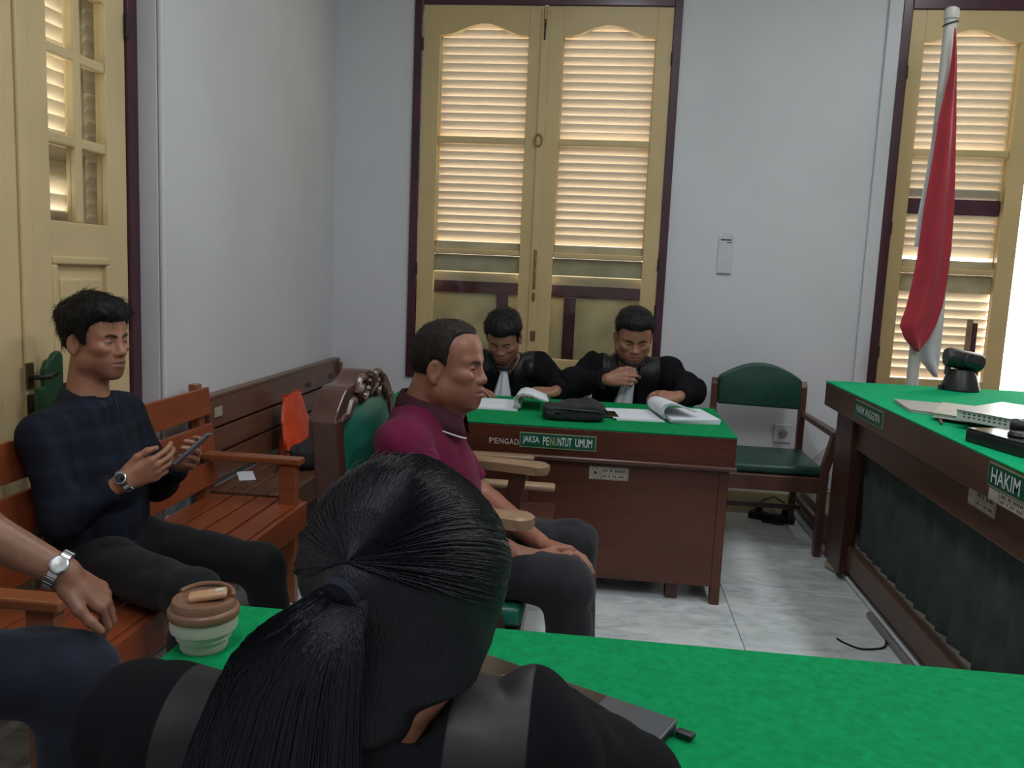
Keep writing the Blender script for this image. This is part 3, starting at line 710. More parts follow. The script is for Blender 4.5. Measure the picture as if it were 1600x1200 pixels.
# second wooden chair, mostly hidden between the man in maroon and the table
c2 = thing('wooden_armchair', (-0.45, 3.05, 0), 'dark wooden armchair with pale worn arms before the prosecution table', 'chair')
for y in (2.845, 3.29):
    MB().box(-0.62, -0.130 if y < 3 else -0.24, y - 0.028, y + 0.028, 0.605, 0.628).build('arm', M['armwood'], c2, bevel=0.01, seg=3, smooth=True)
    MB().box(-0.30, -0.26, y - 0.02, y + 0.02, 0.0, 0.605).build('front_leg', M['chairwood'], c2, bevel=0.004)
    MB().box(-0.66, -0.615, y - 0.02, y + 0.02, 0.0, 0.86).build('back_post', M['chairwood'], c2, bevel=0.004)
MB().box(-0.62, -0.145, 2.83, 3.30, 0.40, 0.435).build('seat', M['chairwood'], c2, bevel=0.006)
MB().box(-0.205, -0.150, 2.80, 2.83, 0.455, 0.487).build('front_knob', M['armwood'], c2, bevel=0.008)
MB().box(-0.65, -0.625, 2.86, 3.28, 0.66, 0.84).build('back_panel', M['chairwood'], c2, bevel=0.006)

# ------------------------------------------------------------------ green leather chair by the wall
gc = thing('leather_armchair', (0.86, 4.55, 0), 'wooden armchair with green leather seat and curved back standing by the wall', 'chair')
bp_ = []; n = 24; bx0, bx1 = 0.665, 1.115; by = 4.735
for i in range(n + 1):
    tt = i / n; bp_.append((bx0 + (bx1 - bx0) * tt, 0.838 + 0.085 * math.sin(math.pi * tt) ** 0.9))
poly = [(bx1, 0.675), (bx0, 0.685)] + bp_
MB().prism(poly, by - 0.035, by + 0.025).build('backrest', M['leather'], gc, bevel=0.012, seg=3, smooth=True)
for x in (bx0 - 0.035, bx1):
    MB().prism([(by - 0.02 + 0.06, 0.0), (by + 0.025 + 0.06, 0.0), (by + 0.02, 0.42), (by + 0.025, 0.80), (by + 0.005, 0.832), (by - 0.02, 0.80), (by - 0.025, 0.42)], x, x + 0.035, 'x').build('back_post', M['chairwood'], gc, bevel=0.006, seg=2)
MB().box(bx0 - 0.02, bx1 + 0.035, 4.235, 4.72, 0.405, 0.455).build('seat_pad', M['leather'], gc, bevel=0.02, seg=4, smooth=True)
MB().box(bx0 - 0.03, bx1 + 0.04, 4.215, 4.73, 0.325, 0.405).build('seat_frame', M['chairwood'], gc, bevel=0.005)
for x in (bx0 - 0.04, bx1 + 0.01):
    MB().prism([(x, 0.0), (x + 0.036, 0.0), (x + 0.042, 0.40), (x + 0.042, 0.455), (x + 0.002, 0.455), (x, 0.40)], 4.205, 4.248).build('front_leg', M['chairwood'], gc, bevel=0.004)
    sx = 0.04 if x > 0.8 else -0.04
    MB().add([(x, 4.205, 0.43), (x + 0.04, 4.205, 0.43), (x + 0.04, 4.26, 0.43), (x, 4.26, 0.43), (x + sx, 4.20, 0.62), (x + sx + 0.042, 4.20, 0.62), (x + sx + 0.042, 4.25, 0.62), (x + sx, 4.25, 0.62)],
             [(0,3,2,1),(4,5,6,7),(0,1,5,4),(1,2,6,5),(2,3,7,6),(3,0,4,7)]).build('arm_support', M['chairwood'], gc, bevel=0.004)
    MB().add([(x + sx - 0.004, 4.19, 0.615), (x + sx + 0.046, 4.19, 0.615), (x + 0.035, 4.73, 0.635), (x - 0.002, 4.73, 0.635), (x + sx - 0.004, 4.19, 0.645), (x + sx + 0.046, 4.19, 0.645), (x + 0.035, 4.73, 0.662), (x - 0.002, 4.73, 0.662)],
             [(0,3,2,1),(4,5,6,7),(0,1,5,4),(1,2,6,5),(2,3,7,6),(3,0,4,7)]).build('arm', M['chairwood'], gc, bevel=0.006)
    MB().box(x + 0.005, x + 0.03, 4.24, 4.77, 0.16, 0.19).build('side_stretcher', M['chairwood'], gc, bevel=0.003)
MB().box(bx0, bx1, 4.50, 4.525, 0.16, 0.185).build('cross_stretcher', M['chairwood'], gc, bevel=0.003)

# green carved chair back behind the man in navy
gb = thing('green_chair', (-1.69, 2.38, 0), 'green painted chair back showing behind the man in navy by the door', 'chair')
gpaint = mat('dark green paint', (0.012, 0.075, 0.030), 0.45, 0.15, 15)
MB().prism([(2.325, 0.44), (2.44, 0.44), (2.44, 1.035), (2.425, 1.052), (2.405, 1.045), (2.39, 1.03), (2.37, 1.025), (2.355, 1.00), (2.355, 0.945), (2.325, 0.945)], -1.70, -1.68, 'x').build('back_splat', gpaint, gb, bevel=0.004)
MB().box(-1.70, -1.68, 2.33, 2.36, 0.0, 0.44).build('leg', gpaint, gb)
MB().box(-1.70, -1.68, 2.405, 2.435, 0.0, 0.44).build('leg', gpaint, gb)

# ------------------------------------------------------------------ papers and bag on the prosecution table
def rounded_sheet(t_, name, quad, z0, z1, m, bevel=0.0):
    mb = MB(); P_ = [(x, y, z) for z in (z0, z1) for x, y in quad]
    mb.add(P_, [(0,3,2,1),(4,5,6,7),(0,1,5,4),(1,2,6,5),(2,3,7,6),(3,0,4,7)])
    return mb.build(name, m, t_, bevel=bevel)
def open_document(label, o, ang, vlen, zt, left_w, right_w, curl, rt):
    t_ = thing('open_document', (o[0], o[1], zt), label, 'document', 'case papers on the prosecution table')
    U = Vector((math.cos(ang), math.sin(ang), 0)); V = Vector((-math.sin(ang), math.cos(ang), 0)); O = Vector((o[0], o[1], 0))
    def q(u, v): w = O + U * u + V * v; return (w.x, w.y)
    rounded_sheet(t_, 'left_pages', [q(-left_w, 0.0), q(0, -0.01), q(0, vlen), q(-left_w, vlen - 0.01)], zt, zt + 0.006, M['paper'])
    rounded_sheet(t_, 'top_sheet', [q(-left_w - 0.012, 0.012), q(-0.004, 0.0), q(-0.002, vlen - 0.01), q(-left_w - 0.006, vlen - 0.004)], zt + 0.007, zt + 0.0082, M['paper'])
    if rt > 0:
        for k in range(3):
            sh = RNG.normal(0, 0.004, 4); dz = rt / 3
            rounded_sheet(t_, 'right_pages', [q(0.02 + sh[0], -0.03 + sh[1] - 0.01 * k), q(right_w + sh[2], -0.02 + sh[1]), q(right_w + sh[2] - 0.01, vlen - 0.02), q(0.02, vlen)], zt + dz * k + 0.0002, zt + dz * (k + 1) - 0.0004, M['paper'])
    # the leaves being turned, bent over in an arc; several sheets with thin gaps
    for k in range(4):
        rows = []; prof = [(0.0, 0.008), (-0.018, 0.03), (-0.022, 0.055), (-0.008, 0.078), (0.025, 0.088), (0.065, 0.082), (0.11, 0.066), (0.155, 0.050)]
        for i, (u, h_) in enumerate(prof):
            row = []
            for jv in range(9):
                vv = vlen * jv / 8
                f_ = curl * (1.0 - 0.16 * jv / 8)
                a = 1 - 0.05 * k
                q_ = O + U * (u * f_ * a + 0.004 * k) + V * vv
                row.append((q_.x, q_.y, zt + 0.004 + h_ * f_ * a + 0.001 * k))
            rows.append(row)
        pg = MB().grid(rows).build('turned_page', M['paper'], t_, smooth=True)
        md = pg.modifiers.new('leaf', 'SOLIDIFY'); md.thickness = 0.0016
    return t_
open_document('open white document on the prosecution table before the slimmer robed man', (-0.365, 3.77), 0.03, 0.30, TZ, 0.205, 0.2, 0.93, 0.0)
open_document('open white document with thick right stack by the green leather chair', (0.300, 3.715), 0.16, 0.30, TZ, 0.215, 0.245, 0.95, 0.022)
# soft black bag
def soft_box(name, parent, m, c, size, rot=0.0, squash=None, origin=None):
    bm = bmesh.new(); bmesh.ops.create_cube(bm, size=1.0)
    bmesh.ops.subdivide_edges(bm, edges=bm.edges, cuts=9, use_grid_fill=True)
    R_ = Rz(rot); c = Vector(c); o0 = Vector(origin) if origin is not None else org(parent)
    for v in bm.verts:
        p = v.co.copy() * 2
        k = 0.80 + 0.20 / max(1e-6, (abs(p.x) ** 5 + abs(p.y) ** 5 + abs(p.z) ** 5) ** 0.2)
        q = p * k if max(abs(p.x), abs(p.y), abs(p.z)) > 0 else p
        ln = (abs(p.x) ** 5 + abs(p.y) ** 5 + abs(p.z) ** 5) ** 0.2
        q = p / ln if ln > 0 else p
        w = Vector((q.x * size[0] / 2, q.y * size[1] / 2, q.z * size[2] / 2))
        if squash: w = squash(w, q)
        w += Vector((0, 0, 0.006 * math.sin(9 * q.x + 4 * q.y) * (q.z > 0)))
        v.co = c + R_ @ w - o0
    for f in bm.faces: f.smooth = True
    me = bpy.data.meshes.new(name); bm.to_mesh(me); bm.free()
    o = link_mesh(name, me, m, parent)
    if parent is None: o.location = o0
    ORG[o.name] = o0
    return o
bg_ = thing('black_bag', (-0.10, 3.66, TZ), 'soft black cloth bag lying between the two open documents', 'bag')
def bagsq(w, q):
    if q.z > 0: w.z += 0.012 * math.exp(-((q.x - 0.35) * 3) ** 2) - 0.016 * math.exp(-((q.x + 0.75) * 2.2) ** 2)
    return w
soft_box('bag_body', bg_, M['bagblack'], (-0.105, 3.66, TZ + 0.038), (0.275, 0.20, 0.076), 0.08, bagsq)
MB().add([(-0.10, 3.62, TZ + 0.070), (-0.03, 3.615, TZ + 0.072), (-0.045, 3.64, TZ + 0.112), (-0.10, 3.70, TZ + 0.07), (-0.04, 3.70, TZ + 0.07)], [(0, 1, 2), (1, 4, 2), (4, 3, 2), (3, 0, 2)]).build('bag_flap', M['bagblack'], bg_)
MB().tube([(-0.235, 3.60, TZ + 0.04), (-0.215, 3.565, TZ + 0.052), (-0.11, 3.555, TZ + 0.056), (0.0, 3.56, TZ + 0.052), (0.025, 3.59, TZ + 0.04)], 0.004, 8).build('zip', M['black'], bg_)
ph = MB(); ph.rbox((0.055, 3.80, TZ + 0.005), (0.075, 0.155, 0.009), Rz(0.12))
po = ph.build('black_phone', M['blackgloss'], bevel=0.003, origin=(0.055, 3.80, TZ)); tag(po, 'flat black phone half under the right document', 'phone')

# ------------------------------------------------------------------ bags on the plank bench
ob = thing('orange_plastic_bag', (-1.47, 3.99, 0.408), 'bright orange plastic carrier bag with cut out handle on the plank bench', 'bag')
orange = mat('orange plastic film', (0.72, 0.075, 0.022), 0.4, 0.1, 12, bump=0.35, bscale=22)
rows = []
for i in range(15):
    z = 0.412 + 0.303 * i / 14; row = []
    tap = 1 - 0.38 * (i / 14) ** 1.6
    for k in range(25):
        a = 2 * math.pi * k / 24
        rr = 1 + 0.05 * math.sin(5 * a + i * 0.5)
        row.append((-1.485 - 0.035 * (i / 14) + 0.070 * tap * (1 - 0.75 * (i / 14) ** 1.3) * math.cos(a) * rr, 3.99 - 0.02 * (i / 14) + 0.185 * tap * math.sin(a) * rr, z + 0.006 * math.sin(3 * a + i)))
    rows.append(row)
MB().grid(rows).build('bag_body', orange, ob, smooth=True)
hole = MB(); n = 14
hp = [(-1.516, 3.925 + 0.035 * math.cos(2 * math.pi * k / n), 0.668 + 0.022 * math.sin(2 * math.pi * k / n) * (1 if math.sin(2 * math.pi * k / n) < 0 else 0.6)) for k in range(n)]
hole.add([(x + 0.006, y, z) for x, y, z in hp] + [(x - 0.004, y, z) for x, y, z in hp], [tuple(range(n)), tuple(range(2 * n - 1, n - 1, -1))] + [(k, (k + 1) % n, (k + 1) % n + n, k + n) for k in range(n)])
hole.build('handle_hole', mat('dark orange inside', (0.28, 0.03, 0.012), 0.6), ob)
kb = thing('black_handbag', (-1.37, 3.80, 0.408), 'dark handbag lying on the plank bench in front of the orange bag', 'bag')
soft_box('bag_body', kb, M['bagblack'], (-1.345, 3.80, 0.409 + 0.055), (0.13, 0.36, 0.11), 0.0)
MB().tube([(-1.38, 3.66, 0.48), (-1.41, 3.62, 0.50), (-1.43, 3.58, 0.45), (-1.43, 3.56, 0.416)], 0.006, 8).build('strap', M['black'], kb, smooth=True)
pp_ = MB(); pp_.rbox((-1.535, 3.47, 0.4105), (0.07, 0.16, 0.002), Rz(0.5))
tag(pp_.build('paper_scrap', M['paper'], origin=(-1.535, 3.47, 0.409)), 'small white paper scrap lying on the plank bench seat', 'paper')
pp2 = MB(); pp2.rbox((-1.40, 3.56, 0.4105), (0.02, 0.03, 0.002), Rz(0.2))
tag(pp2.build('paper_bit', M['paper'], origin=(-1.40, 3.56, 0.409)), 'tiny white paper bit on the plank bench front', 'paper')

# ------------------------------------------------------------------ travel cup and laptop on the near table
cp = thing('travel_cup', (-0.631, 1.262, GZ), 'cream collapsible travel cup with brown drinking lid on the green table', 'cup')
cxy = (-0.631, 1.262, GZ)
cupw = mat('cream silicone', (0.52, 0.47, 0.40), 0.55, 0.04, 10); cupb = mat('brown plastic lid', (0.20, 0.095, 0.055), 0.38, 0.08, 10); cupt = mat('tan plastic flap', (0.48, 0.28, 0.15), 0.35, 0.05, 10)
MB().lathe([(0.001, 0.0), (0.036, 0.0), (0.038, 0.004), (0.039, 0.018), (0.044, 0.020), (0.045, 0.024), (0.046, 0.032), (0.053, 0.035), (0.054, 0.040), (0.0545, 0.056), (0.050, 0.057), (0.001, 0.057)], cxy, 48).build('cup_body', cupw, cp, smooth=True)
ld = MB().lathe([(0.001, 0.0572), (0.0565, 0.0572), (0.0575, 0.060), (0.0575, 0.068), (0.056, 0.071), (0.052, 0.073), (0.051, 0.082), (0.049, 0.086), (0.044, 0.087), (0.042, 0.083), (0.001, 0.082)], cxy, 48).build('lid', cupb, cp, smooth=True)
rim = MB()
rim.tube([(cxy[0] + 0.047 * math.cos(a), cxy[1] + 0.047 * math.sin(a), GZ + 0.087 + 0.006 * max(0, math.sin(a * 1.0))) for a in np.linspace(0.2, 2.9, 18)], [0.004] * 18, 8)
rim.build('lid_rim', cupb, ld, smooth=True)
MB().rbox((cxy[0] + 0.006, cxy[1] + 0.002, GZ + 0.090), (0.062, 0.030, 0.012), Rz(0.35) @ Ry(-0.12)).build('drinking_flap', cupt, ld, bevel=0.005, seg=3, smooth=True)
MB().rbox((cxy[0] + 0.024, cxy[1] + 0.006, GZ + 0.0985), (0.014, 0.012, 0.003), Rz(0.35) @ Ry(-0.12)).build('flap_tab', cupw, ld, bevel=0.001)
lp = thing('laptop', (-0.06, 1.10, GZ), 'closed glossy black laptop lying askew on the green table', 'laptop')
B_ = Vector((0.141, 1.141, 0)); eu = Vector((-0.892, 0.452, 0)); ev = Vector((-0.452, -0.892, 0))
LR = Matrix((eu, ev, (0, 0, 1))).transposed()
lc = B_ + eu * 0.17 + ev * 0.115
MB().rbox((lc.x, lc.y, GZ + 0.0075), (0.338, 0.228, 0.011), LR).build('base', M['black'], lp, bevel=0.003)
MB().rbox((lc.x, lc.y, GZ + 0.0165), (0.34, 0.23, 0.006), LR).build('lid', mat('graphite lid', (0.060, 0.062, 0.070), 0.30, 0.05, 20, coat=0.3), lp, bevel=0.0025)
pc = lc + eu * 0.055
MB().rbox((pc.x, pc.y, GZ + 0.0197), (0.225, 0.222, 0.0008), LR).build('glossy_panel', M['blackgloss'], lp)
for s in (-1, 1):
    f_ = lc + eu * (0.13 * s); MB().rbox((f_.x, f_.y, GZ + 0.001), (0.03, 0.2, 0.002), LR).build('foot', M['black'], lp)
us = B_ - eu * 0.016 + ev * 0.012
ud = thing('usb_stick', (us.x, us.y, GZ), 'small black stick poking out beside the laptop corner', 'usb stick')
MB().rbox((us.x, us.y, GZ + 0.008), (0.026, 0.016, 0.008), LR).build('body', M['black'], ud, bevel=0.003, seg=3, smooth=True)
uc = us + eu * 0.014
MB().rbox((uc.x, uc.y, GZ + 0.008), (0.006, 0.012, 0.0045), LR).build('plug', M['steel'], ud)

# ------------------------------------------------------------------ things on the judges' bench
pz = thing('conference_camera', (1.728, 4.19, JZ), 'black swivelling conference camera standing on the judges bench', 'camera')
pcx, pcy = 1.722, 4.17
MB().lathe([(0.001, 0), (0.082, 0.0), (0.086, 0.006), (0.084, 0.018), (0.066, 0.075), (0.052, 0.100), (0.001, 0.102)], (pcx, pcy, JZ), 32).build('base', M['black'], pz, smooth=True)
for s in (-1, 1):
    MB().rbox((pcx + s * 0.062, pcy + 0.01, JZ + 0.115), (0.014, 0.05, 0.09)).build('yoke', M['black'], pz, bevel=0.005)
MB().tube([(pcx - 0.085, pcy - 0.01, JZ + 0.158), (pcx - 0.07, pcy - 0.01, JZ + 0.158), (pcx + 0.07, pcy + 0.01, JZ + 0.135), (pcx + 0.085, pcy + 0.012, JZ + 0.132)], [0.040, 0.047, 0.047, 0.040], 24).build('head', M['black'], pz, smooth=True)
MB().lathe([(0.001, 0), (0.030, 0), (0.030, 0.008), (0.024, 0.010), (0.001, 0.012)], (pcx + 0.01, pcy - 0.046, JZ + 0.148), 24, Rx(math.pi / 2)).build('lens', M['blackgloss'], pz, smooth=True)
MB().lathe([(0.001, 0), (0.012, 0), (0.012, 0.02), (0.001, 0.02)], (pcx - 0.092, pcy - 0.01, JZ + 0.004), 12).build('plug', M['black'], pz)
def book(label, name, quad, z0, z1, cover, group=None, holes=False):
    cxm = sum(q[0] for q in quad) / 4; cym = sum(q[1] for q in quad) / 4
    b = thing(name, (cxm, cym, z0), label, 'book', group)
    ins = [(cxm + (x - cxm) * 0.975, cym + (y - cym) * 0.975) for x, y in quad]
    rounded_sheet(b, 'pages', ins, z0 + 0.003, z1 - 0.003, M['paperedge'])
    rounded_sheet(b, 'cover', quad, z1 - 0.003, z1, cover, 0.001)
    rounded_sheet(b, 'back_cover', quad, z0, z0 + 0.003, cover, 0.001)
    if holes:
        A, Bq = Vector((*quad[0], 0)), Vector((*quad[1], 0)); out = Vector((-(Bq - A).y, (Bq - A).x, 0)).normalized()
        if out.y > 0: out = -out
        n_ = 9
        for k in range(n_):
            for zz in (0.30, 0.62):
                p = A.lerp(Bq, 0.12 + 0.8 * k / n_) ; pin = Vector((cxm, cym, 0)) + (p - Vector((cxm, cym, 0))) * 0.977
                d_ = (Bq - A).normalized()
                MB().add([(*(pin + d_ * a + out * 0.0004)[:2], z0 + (z1 - z0) * zz + c) for a, c in ((0, 0), (0.008, 0), (0.008, 0.005), (0, 0.005))], [(0, 1, 2, 3)]).build('index_mark', M['ink'], b)
    return b
greyc = mat('grey book cover', (0.42, 0.41, 0.38), 0.5, 0.06, 10); silver = mat('silver grey cover', (0.40, 0.40, 0.40), 0.35, 0.05, 10); creamc = mat('cream book cover', (0.48, 0.46, 0.38), 0.5, 0.06, 10)
book('thin grey folder lying at the bottom of the book pile on the judges bench', 'folder', [(1.19, 3.30), (1.43, 3.16), (1.56, 3.50), (1.23, 3.60)], JZ + 0.0005, JZ + 0.012, greyc)
book('cream notebook lying on top of the thin grey folder', 'notebook', [(1.205, 3.12), (1.34, 2.99), (1.56, 3.30), (1.36, 3.44)], JZ + 0.0125, JZ + 0.030, creamc)
book('thick silver hardback book with marked page edges beside the black box', 'book', [(1.225, 2.98), (1.335, 2.80), (1.66, 3.02), (1.50, 3.26)], JZ + 0.0005 + 0.030, JZ + 0.066, silver, holes=True)
tag(MB().tube([(1.20, 3.02, JZ + 0.007), (1.245, 3.16, JZ + 0.008)], 0.005, 8).build('red_pen', mat('red brown pen', (0.20, 0.06, 0.05), 0.4), origin=(1.22, 3.09, JZ)), 'slim reddish pen lying beside the pile of books', 'pen')
bx = thing('black_box', (1.30, 2.68, JZ), 'low black lacquered box holding the gavel on the judges bench', 'box')
rounded_sheet(bx, 'body', [(1.155, 2.72), (1.215, 2.48), (1.43, 2.55), (1.365, 2.79)], JZ + 0.0004, JZ + 0.038, M['black'], 0.004)
rounded_sheet(bx, 'lid', [(1.158, 2.72), (1.217, 2.484), (1.428, 2.553), (1.364, 2.787)], JZ + 0.0384, JZ + 0.044, M['blackgloss'], 0.003)
gv = thing('gavel', (1.30, 2.63, JZ + 0.045), 'dark wooden gavel lying on the black lacquered box', 'gavel')
MB().tube([(1.265, 2.665, JZ + 0.068), (1.275, 2.655, JZ + 0.068), (1.285, 2.645, JZ + 0.068), (1.305, 2.625, JZ + 0.068), (1.315, 2.615, JZ + 0.068), (1.328, 2.602, JZ + 0.068)], [0.020, 0.023, 0.018, 0.018, 0.023, 0.020], 18).build('head', M['black'], gv, smooth=True)
MB().tube([(1.295, 2.635, JZ + 0.075), (1.305, 2.66, JZ + 0.090), (1.32, 2.70, JZ + 0.115)], [0.008, 0.007, 0.009], 10).build('handle', M['black'], gv, smooth=True)
MB().lathe([(0.001, 0), (0.035, 0), (0.037, 0.004), (0.030, 0.014), (0.001, 0.015)], (1.262, 2.60, JZ + 0.0445), 24).build('sound_block', M['black'], gv, smooth=True)

# ------------------------------------------------------------------ flag on its pole
fg = thing('flag_on_pole', (1.655, 4.60, 0.17), 'red and white flag hanging limp on a white pole by the window', 'flag')
polew = mat('white pole paint', (0.62, 0.61, 0.56), 0.4, 0.05, 8)
MB().lathe([(0.001, 0), (0.15, 0.0), (0.15, 0.03), (0.05, 0.05), (0.035, 0.08)], (1.655, 4.60, 0.17), 28).build('stand', M['chairwood'], fg, smooth=True)
MB().tube([(1.655, 4.60, 0.22), (1.655, 4.60, 2.715)], 0.030, 20).build('pole', polew, fg, smooth=True)
MB().lathe([(0.030, 0), (0.036, 0.004), (0.037, 0.03), (0.034, 0.052), (0.020, 0.062), (0.001, 0.064)], (1.655, 4.60, 2.713), 20).build('finial', polew, fg, smooth=True)
MB().tube([(1.655 + 0.034 * math.cos(a), 4.60 + 0.034 * math.sin(a), 2.695 + 0.01 * math.cos(a)) for a in np.linspace(0, 2 * math.pi, 17)], 0.0035, 6, False).build('tie_cord', M['iron'], fg)
RL = [(1.651, 2.657), (1.653, 2.55), (1.651, 2.458), (1.637, 2.334), (1.621, 2.215), (1.617, 2.082), (1.608, 1.923), (1.597, 1.762), (1.592, 1.567), (1.58, 1.403), (1.562, 1.27), (1.539, 1.175), (1.572, 1.103), (1.629, 1.045)]
RR = [(1.657, 2.657), (1.672, 2.551), (1.682, 2.458), (1.693, 2.335), (1.705, 2.217), (1.716, 2.085), (1.73, 1.927), (1.741, 1.767), (1.749, 1.574), (1.747, 1.41), (1.736, 1.278), (1.714, 1.184), (1.684, 1.109), (1.642, 1.046)]
WL = [(1.62, 2.212), (1.608, 2.053), (1.6, 1.925), (1.585, 1.764), (1.581, 1.584)]
WR = [(1.66, 2.213), (1.652, 2.054), (1.646, 1.926), (1.64, 1.765), (1.63, 1.585)]
VL = [(1.735, 1.459), (1.7, 1.342), (1.666, 1.206), (1.641, 1.07), (1.688, 0.987), (1.758, 0.913)]
VR = [(1.767, 1.461), (1.77, 1.345), (1.774, 1.211), (1.776, 1.077), (1.775, 0.992), (1.77, 0.914)]
def drape(name, m, A, B, y, amp, folds, parent, bow):
    def ip(C, t_):
        f_ = t_ * (len(C) - 1); i = min(int(f_), len(C) - 2); w = f_ - i
        return (C[i][0] * (1 - w) + C[i + 1][0] * w, C[i][1] * (1 - w) + C[i + 1][1] * w)
    rows = []; nv = 60; nu = 30
    for i in range(nv + 1):
        t_ = i / nv; a = ip(A, t_); b = ip(B, t_); row = []
        for k in range(nu + 1):
            s_ = k / nu
            row.append((a[0] + (b[0] - a[0]) * s_, y - bow * math.sin(math.pi * s_) * min(1, 3 * t_) + amp * math.sin(folds * math.pi * s_ + 1.3 * t_) * min(1, 4 * t_), a[1] + (b[1] - a[1]) * s_))
        rows.append(row)
    o = MB().grid(rows).build(name, m, parent, smooth=True)
    md = o.modifiers.new('cloth', 'SOLIDIFY'); md.thickness = 0.004
    return o
drape('red_half', mat('red flag cloth', (0.42, 0.022, 0.040), 0.8, 0.08, 6, sheen=0.2), RL, RR, 4.528, 0.010, 3.0, fg, 0.035)
wcl = mat('white flag cloth', (0.60, 0.60, 0.62), 0.85, 0.05, 6)
drape('white_half', wcl, WL, WR, 4.562, 0.006, 2.0, fg, 0.01)
drape('white_fly', wcl, VL, VR, 4.585, 0.008, 2.5, fg, 0.02)

# ------------------------------------------------------------------ wall fittings and cables
th = thing('wall_thermometer', (0.684, WY, 1.402), 'narrow white wall gauge plate hung on the far wall', 'gauge')
MB().prism([(0.645, 1.402), (0.727, 1.405), (0.727, 1.625), (0.712, 1.645), (0.672, 1.645), (0.645, 1.62)], WY - 0.008, WY - 0.0003).build('plate', mat('pale grey plastic', (0.60, 0.61, 0.64), 0.5, 0.04, 20), th, bevel=0.003)
MB().box(0.655, 0.716, WY - 0.0095, WY - 0.008, 1.598, 1.606).build('print_line', M['ink'], th)
MB().box(0.690, 0.716, WY - 0.0095, WY - 0.008, 1.585, 1.590).build('print_line', M['ink'], th)
MB().box(0.65, 0.722, WY - 0.010, WY - 0.008, 1.405, 1.412).build('foot_strip', mat('grey strip', (0.25, 0.27, 0.27), 0.5), th)
sk = thing('wall_socket', (1.097, WY, 0.455), 'white wall socket behind the green leather chair', 'socket')
MB().box(1.045, 1.150, WY - 0.012, WY - 0.0003, 0.432, 0.542).build('plate', M['greyplastic'], sk, bevel=0.006, seg=3)
MB().lathe([(0.001, 0), (0.026, 0), (0.028, 0.002), (0.022, 0.004), (0.001, 0.0035)], (1.098, WY - 0.012, 0.487), 24, Rx(math.pi / 2)).build('rosette', mat('grey socket well', (0.30, 0.29, 0.28), 0.5), sk, smooth=True)
for s in (-1, 1):
    MB().lathe([(0.001, 0), (0.004, 0), (0.001, 0.001)], (1.098 + s * 0.010, WY - 0.0158, 0.487), 10, Rx(math.pi / 2)).build('pin_hole', M['ink'], sk)
ps = thing('power_strip', (1.04, 4.82, 0), 'black power strip with tangled leads on the floor under the chair', 'power strip')
MB().rbox((1.04, 4.83, 0.022), (0.26, 0.06, 0.04), Rz(-0.35)).build('body', M['black'], ps, bevel=0.008, seg=3)
lead = [(0.95, 4.87, 0.04), (1.0, 4.90, 0.10), (1.06, 4.90, 0.125), (1.13, 4.86, 0.09), (1.15, 4.80, 0.02), (1.08, 4.74, 0.006), (0.98, 4.78, 0.006), (1.02, 4.86, 0.03)]
MB().tube(lead, 0.005, 8).build('lead', M['black'], ps, smooth=True)
for k in range(3):
    p = Vector((1.04, 4.83, 0.042)) + Rz(-0.35) @ Vector((-0.07 + 0.07 * k, 0, 0))
    MB().lathe([(0.001, 0), (0.018, 0), (0.018, 0.02), (0.010, 0.035), (0.001, 0.036)], p, 14).build('plug', M['black'] if k != 1 else M['greyplastic'], ps, smooth=True)
def cable(name, label, pts, r, m):
    # smooth curve through the points
    P_ = [Vector(p) for p in pts]; out = []
    for i in range(len(P_) - 1):
        p0, p1, p2, p3 = P_[max(i - 1, 0)], P_[i], P_[i + 1], P_[min(i + 2, len(P_) - 1)]
        for k in range(8):
            t_ = k / 8
            out.append(0.5 * ((2 * p1) + (p2 - p0) * t_ + (2 * p0 - 5 * p1 + 4 * p2 - p3) * t_ ** 2 + (3 * p1 - p0 - 3 * p2 + p3) * t_ ** 3))
    out.append(P_[-1])
    return tag(MB().tube(out, r, 8).build(name, m, smooth=True, origin=tuple(P_[0])), label, 'cable')
cable('white_cable', 'white cable running from the platform edge along the wall foot', [(1.15, 4.975, 0.30), (1.25, 4.98, 0.33), (1.34, 4.97, 0.42), (1.46, 4.975, 0.55), (1.5, 4.975, 0.75)], 0.005, M['greyplastic'])
cable('grey_cable', 'grey cable lying across the platform by the wall', [(1.235, 4.90, 0.178), (1.3, 4.88, 0.178), (1.42, 4.92, 0.178), (1.5, 4.90, 0.178)], 0.005, M['greyplastic'])
cable('thin_black_cable', 'thin dark cable curling on the marble before the platform', [(0.975, 3.20, 0.005), (0.995, 3.165, 0.004), (1.04, 3.125, 0.004), (1.10, 3.135, 0.004), (1.140, 3.16, 0.005), (1.165, 3.22, 0.012), (1.175, 3.28, 0.02)], 0.004, M['black'])
cable('floor_conduit', 'grey metal conduit lying along the platform foot', [(1.172, 3.45, 0.016), (1.172, 3.31, 0.016), (1.172, 3.0, 0.016), (1.172, 2.6, 0.016)], 0.014, mat('grey conduit', (0.30, 0.28, 0.27), 0.35, 0.1, 10, metal=0.4))
rk = MB(); rk.rbox((1.185, 4.02, 0.016), (0.06, 0.10, 0.028), Rz(0.4)); tag(rk.build('stone_chip', mat('cream stone', (0.45, 0.38, 0.25), 0.8, 0.2, 20), bevel=0.008, origin=(1.185, 4.02, 0)), 'broken cream stone wedge under the end post of the judges bench', 'stone')
MB().box(2.055, 2.085, WY - 0.030, WY - 0.012, 0.86, 1.21).build('espagnolette_bar', M['armwood'], w2, bevel=0.003)
MB().box(2.085, 2.110, WY - 0.034, WY - 0.012, 0.86, 1.19).build('espagnolette_guide', M['maroon'], w2, bevel=0.003)

